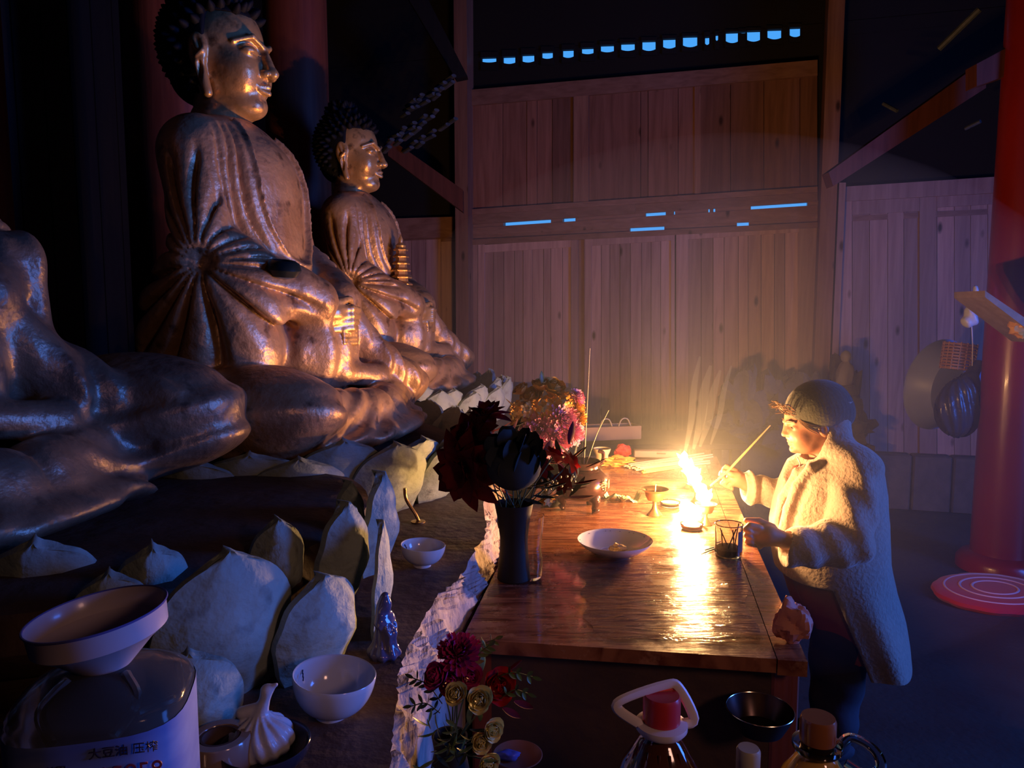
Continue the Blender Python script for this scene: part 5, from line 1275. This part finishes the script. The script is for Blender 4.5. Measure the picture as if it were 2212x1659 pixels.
def wbody(P):
    d = whead(P)
    d = smin(d, cap(P, h2w(-.03,0,-.05), w3(1800,1010), .052, .066), .03)
    d = smin(d, ell(P, w3(1792,1100), (.13,.15,.24)), .05)
    d = smin(d, ell(P, w3(1808,1270), (.15,.17,.20)), .06)
    for dv in (-.09, .09): d = smin(d, cap(P, w3(1808,1330,dv), w3(1800,1560,dv), .085, .055), .04); d = smin(d, cap(P, w3(1800,1560,dv), (w3(1806,1560,dv)[0], WYc+dv, .06), .055, .038), .02)
    # arms
    for pts in (((1845,1015,-.16),(1832,1165,-.24),(1700,1170,-.27)), ((1790,1015,.16),(1745,1085,.22),(1612,1046,.20))):
        a, b, c = [w3(*q) for q in pts]; d = smin(d, cap(P, a, b, .05, .042), .03); d = smin(d, cap(P, b, c, .042, .027), .02)
    # far (right) hand pinching the stick
    v = .20
    h = cap(P, w3(1612,1046,v), w3(1590,1032,v), .026, .034); h = smin(h, ell(P, w3(1588,1033,v), (.036,.022,.032)), .015)
    h = smin(h, fingers(P, [
        [(w3(1588,1018,v-.01), .014), (w3(1570,1009,v-.012), .0115), (w3(1558,1022,v-.012), .0095), (w3(1562,1032,v-.014), .0085)],
        [(w3(1584,1018,v+.012), .013), (w3(1566,1012,v+.014), .011), (w3(1556,1026,v+.012), .009)],
        [(w3(1580,1034,v-.012), .013), (w3(1566,1040,v-.016), .011), (w3(1560,1044,v-.016), .0095), (w3(1567,1049,v-.014), .009)],
        [(w3(1584,1042,v-.008), .012), (w3(1573,1050,v-.012), .010), (w3(1581,1056,v-.010), .009)]]), .005)
    h = smin(h, fingers(P, [[(w3(1594,1026,v-.022), .015), (w3(1578,1024,v-.032), .012), (w3(1564,1019,v-.026), .010)]]), .006)
    d = smin(d, h, .010)
    # near (left) hand, loosely closed towards the jar
    v = -.27
    h = cap(P, w3(1700,1168,v), w3(1660,1156,v), .028, .036); h = smin(h, ell(P, w3(1650,1158,v), (.045,.024,.038)), .015)
    fs = []
    for k in range(4):
        y = 1136+13*k; o = -.010+.003*k
        fs.append([(w3(1640,y+4,v+o), .0135), (w3(1620,y-1+k,v+o-.006), .0115), (w3(1610+k*2,y+7,v+o-.010), .010), (w3(1620+k*2,y+12,v+o-.014), .0085)])
    h = smin(h, fingers(P, fs), .005)
    h = smin(h, fingers(P, [[(w3(1668,1140,v+.016), .016), (w3(1640,1126,v+.022), .013), (w3(1612,1124,v+.018), .010)]]), .008)
    d = smin(d, h, .012)
    return d
lo_, hi_ = [wb_.x-.52, WYc-.36, -.02], [wb_.x+.2, WYc+.32, 1.52]
link('body', sd_data('body', wbody, lo_, hi_, .0048, M_skin, rel), wo)
# coat
fr = [(1745,985),(1712,1004),(1690,1045),(1676,1090),(1670,1130),(1672,1180),(1682,1230),(1702,1290),(1728,1350),(1752,1410),(1760,1470)]
bk = [(1832,955),(1866,972),(1890,1000),(1903,1060),(1908,1120),(1906,1200),(1915,1260),(1930,1320),(1942,1380),(1947,1410),(1945,1470)]
fz = np.array([w3(*q)[2] for q in fr]); fx = np.array([w3(*q)[0] for q in fr]); bz = np.array([w3(*q)[2] for q in bk]); bx_ = np.array([w3(*q)[0] for q in bk])
def prof_sd(P, inset=0.0, hb=None):
    X, Y, Z = P
    xf = np.interp(Z, fz[::-1], fx[::-1]); xb = np.interp(Z, bz[::-1], bx_[::-1]); xc = (xf+xb)/2; a = (xb-xf)/2-inset
    b = np.interp(Z, [.5,.8,1.0,1.15,1.24,1.30,1.34], [.25,.22,.19,.20,.18,.11,.08])-inset
    q = ((np.abs((X-xc)/a))**2.3+(np.abs((Y-WYc)/b))**2.3)**(1/2.3)
    return ((q-1)*np.minimum(a, b)*.8).astype(np.float32)
def coat(P):
    X, Y, Z = P
    d = prof_sd(P); hem = w3(1880,1446)[2] - (X-w3(1880,1446)[0])*(-.75)
    zc = w3(1700,985)[2]
    d = smin(d, cap(P, w3(1800,1010,-.02), w3(1850,1012,-.15), .085, .085), .05)
    d = smin(d, cap(P, w3(1790,1010,.02), w3(1800,1012,.15), .085, .08), .05)
    # wrinkles of the fleece
    d = d + .006*np.sin((X*38+Z*16))*np.clip((w3(0,1200)[2]-Z)/.2, .15, 1)
    sl = cap(P, w3(1852,1020,-.165), w3(1832,1170,-.25), .083, .086); sl = smin(sl, cap(P, w3(1832,1170,-.25), w3(1715,1185,-.27), .086, .070), .03)
    t_ = (X*60+Z*25); sl = sl + .005*np.sin(t_) + .003*np.sin(X*31-Z*72)
    sl = smax(sl, -(X-w3(1692,1180,-.27)[0]) , .006)
    s2 = cap(P, w3(1790,1020,.16), w3(1748,1078,.22), .078, .072); s2 = smin(s2, cap(P, w3(1748,1078,.22), w3(1604,1052,.20), .070, .058), .03)
    s2 = s2 + .0045*np.sin(X*75+Z*18); s2 = smax(s2, -(X-w3(1606,1050,.2)[0]), .006)
    cf = ell(P, w3(1620,1054,.20), (.022,.072,.075)); s2 = smin(s2, cf, .012)
    # hollow the cuffs
    s2 = smax(s2, -cap(P, w3(1590,1049,.20), w3(1640,1056,.20), .044, .040), .006)
    sl = smax(sl, -cap(P, w3(1680,1172,-.27), w3(1720,1178,-.27), .050, .045), .006)
    body = d
    # open front: lapels
    cut = cap(P, w3(1722,1005,-.03), w3(1684,1130,-.045), .034, .012); cut = np.minimum(cut, ell(P, w3(1705,1010,0), (.07,.05,.05)))
    body = smax(body, -cut, .010)
    # sweep of the open skirt of the coat
    zt = w3(1700,1225)[2]; xl = np.interp(Z, [w3(0,1450)[2], w3(0,1235)[2], w3(0,1225)[2]], [w3(1835,1450)[0], w3(1752,1235)[0], -9.0])
    body = smax(body, (xl-X), .012)
    inner = prof_sd(P, .022); body = smax(body, -smax(inner, Z-(zt+.03), .02), .008)
    body = smax(body, (w3(1880,1448)[2]+.50*(X-w3(1880,1448)[0])) - Z, .01)
    nk = ell(P, w3(1775,955), (.085,.095,.095)); body = smax(body, -nk, .012)
    d = smin(body, sl, .018); d = smin(d, s2, .018)
    # deep groove behind the near lapel, then collar and lapel rolls
    gp = [w3(1742,1056,-.14), w3(1736,1065,-.138), w3(1730,1075,-.135), w3(1712,1130,-.12), w3(1700,1175,-.10)]
    for i in range(4): d = smax(d, -cap(P, gp[i], gp[i+1], .013, .013), .008)
    lp = [w3(1838,968,-.05), w3(1800,990,-.10), w3(1752,1012,-.115), w3(1722,1050,-.10), w3(1703,1100,-.09), w3(1690,1155,-.075)]
    for i in range(5): d = smin(d, cap(P, lp[i], lp[i+1], .020, .020), .008)
    for s in (-1, 1):
        pts = [w3(1842,962,0), w3(1822,978,s*.070), w3(1775,1000,s*.080), w3(1722,1020,s*.06), w3(1690,1075,s*.035), w3(1676,1140,s*.028)]
        for i in range(len(pts)-1): d = smin(d, cap(P, pts[i], pts[i+1], .018 if i < 3 else .016, .018 if i < 2 else .016), .012)
    return d
link('fleece_coat', sd_data('fleece_coat', coat, [wb_.x-.52, WYc-.40, .40], [wb_.x+.34, WYc+.36, 1.42], .0062, M_coat, rel), wo)
def tunic(P):
    X, Y, Z = P
    d = prof_sd(P, .024); d = smax(d, (w3(0,1440)[2])-Z, .01); d = smax(d, Z-w3(0,1010)[2], .01)
    return d + .005*np.sin(Y*55+X*20)
link('tunic', sd_data('tunic', tunic, [wb_.x-.35, WYc-.26, .45], [wb_.x+.25, WYc+.26, 1.3], .008, M_tun, rel), wo)
def trous(P):
    d = None
    for dv in (-.09, .09):
        c = cap(P, w3(1815,1380,dv), w3(1800,1560,dv), .115, .085); c = smin(c, cap(P, w3(1800,1560,dv), (w3(1806,1560,dv)[0], WYc+dv, .10), .085, .062), .02)
        d = c if d is None else smin(d, c, .03)
    return d + .004*np.sin(P[2]*40+P[0]*22)
link('trousers', sd_data('trousers', trous, [wb_.x-.25, WYc-.25, 0], [wb_.x+.22, WYc+.25, .85], .01, M_trs, rel), wo)
for dv in (-.09, .09):
    x = w3(1806,1560,dv)[0]-wb_.x; m = lump((x-.05, dv, .045), (.13,.048,.045), 1+dv, 1, .06); m.obj('shoe', M_trs, wo)
def capf(P):
    F, Y, U = hl(P); d = ell([F, Y, U], (-.03,0,.048), (.128,.100,.112)); d = smin(d, ell([F,Y,U], (-.11,0,.01), (.05,.06,.06)), .03)
    thr = np.maximum(F-.042, -.030+.45*F); d = smax(d, thr-U, .012)
    return d + .0004*np.sin(np.arctan2(Y, F)*46)
link('knit_cap', sd_data('knit_cap', capf, [Hc[0]-.2, Hc[1]-.13, Hc[2]-.16], [Hc[0]+.22, Hc[1]+.13, Hc[2]+.2], .0042, M_capm, rel), wo)
hm_ = MB(); rq = random.Random(4)
M_whair = mat('grey_brown_hair', (.16,.09,.05), .5)
for k in range(90):
    y = rq.uniform(-.07,.07); f = .088-.35*y*y*6; u = rq.uniform(.052,.078)
    if k < 50:   # fringe swept back to the ear
        s = -1 if k % 2 else 1; a = h2w(f-.002, s*abs(y)*.6, u); b2 = h2w(.060, s*.073, .018+rq.uniform(-.012,.012)); c = h2w(.012+rq.uniform(-.01,.01), s*.086, -.012+rq.uniform(-.02,.015))
    else:
        a = h2w(f, y, u); b2 = h2w(f+.020, y*1.1, u+.010+rq.uniform(0,.02)); c = h2w(f+.020+rq.uniform(-.01,.035), y*1.2, u+rq.uniform(.01,.045))
    hm_.join(tube(curve([Vector(a)-wb_, Vector(b2)-wb_, Vector(c)-wb_], 4), [.0016]*8+[.0006], 4))
hm_.obj('hair', M_whair, wo, kind='stuff')
for s in (-1, 1):
    ball(Vector(h2w(.0935, s*.034, .0075))-wb_, (.0070,.012,.0062), 12, 8).obj('eye', mat('dark_eye',(.02,.012,.01),.15), wo)
    tube([Vector(h2w(.1065,s*.014,.033))-wb_, Vector(h2w(.102,s*.034,.038))-wb_, Vector(h2w(.088,s*.052,.031))-wb_], [.0022,.0026,.0012], 6).obj('eyebrow', M_whair, wo)
# drawstring
tube(curve([Vector(w3(1722,988,-.02))-wb_, Vector(w3(1728,1004,-.045))-wb_, Vector(w3(1716,1022,-.045))-wb_, Vector(w3(1702,1052,-.045))-wb_], 5), .0025, 6).obj('cord', mat('white_cord',(.7,.65,.6),.5), wo)
# the stick in her fingers
sa, sb_ = Vector(w3(1534,1048,.06)), Vector(w3(1664,919,.32)); mid = Vector(w3(1570,1020,.165))
tube([Vector(w3(1534,1050,.14)), mid, Vector(w3(1612,975,.19)), Vector(w3(1664,919,.22))], [.0035,.0055,.0045,.0022], 8).obj('lighting_stick', mat('bundle_stick',(.52,.34,.16),.6), label='thin bundle of sticks she holds into the flames', cat='stick')
# pink cloth bundle at the corner of the table
pk_ = at_z(1722, 1395, TZ); lump((0,0,.055), (.042,.036,.058), 9, 2.6, .45, 34, 24).obj('pink_cloth', mat('pink_cloth',(.62,.28,.20),.7,bump=.003,nscale=12,col2=(.52,.2,.16)), label='bunched pink cloth at the near right corner of the altar table', cat='cloth', loc=(pk_.x-.005, pk_.y+.02, TZ), angle=25)
# ================================================================== SMOKE HAZE
def vol_mat(name, dens, col, an=.2):
    m = bpy.data.materials.new(name); m.use_nodes = True; nt = m.node_tree
    b = nt.nodes['Principled BSDF']; nt.nodes.remove(b); out = [n for n in nt.nodes if n.type == 'OUTPUT_MATERIAL'][0]
    v = N(nt, 'ShaderNodeVolumeScatter'); v.inputs['Color'].default_value = c4(col); v.inputs['Density'].default_value = dens; v.inputs['Anisotropy'].default_value = an
    nt.links.new(v.outputs[0], out.inputs['Volume']); return m
hz = at_y(1560, 800, 4.1)
ball((0,0,0), (1.75,2.1,1.30), 40, 24).obj('smoke_haze', vol_mat('thin_smoke', .037, (.80,.84,.84)), label='thin smoke hanging over the far end of the table and the woman', cat='smoke', loc=(hz.x-.15, hz.y, hz.z-.10), kind='stuff')
p2 = at_y(1560, 760, 3.3)
ball((0,0,0), (.42,.55,.75), 32, 20).obj('smoke_plume', vol_mat('rising_smoke', .035, (.80,.86,.86)), label='denser smoke rising right above the lamp flames', cat='smoke', loc=p2, rot=(0,.12,0), kind='stuff')
for k, (xa, ya, xb, yb, r) in enumerate([(1478,985,1512,770,.010),(1498,970,1535,790,.014),(1512,965,1556,800,.012),(1535,960,1580,790,.008)]):
    a, b = at_y(xa, ya, 2.93+.02*k), at_y(xb, yb, 3.02)
    pts = curve([a-a, (b-a)*.35+Vector((.006,0,0)), (b-a)*.7+Vector((-.004,0,0)), b-a], 5)
    tube(pts, [r*(.4+1.0*math.sin(PI*i/(len(pts)-1))) for i in range(len(pts))], 10).obj('smoke_wisp', vol_mat('incense_smoke', .04, (.9,.95,.9)), label=['leftmost','second from left','third from left','rightmost'][k]+' of the thin smoke wisps rising above the flames', cat='smoke', group='smoke wisps above the flames', loc=a, kind='stuff')
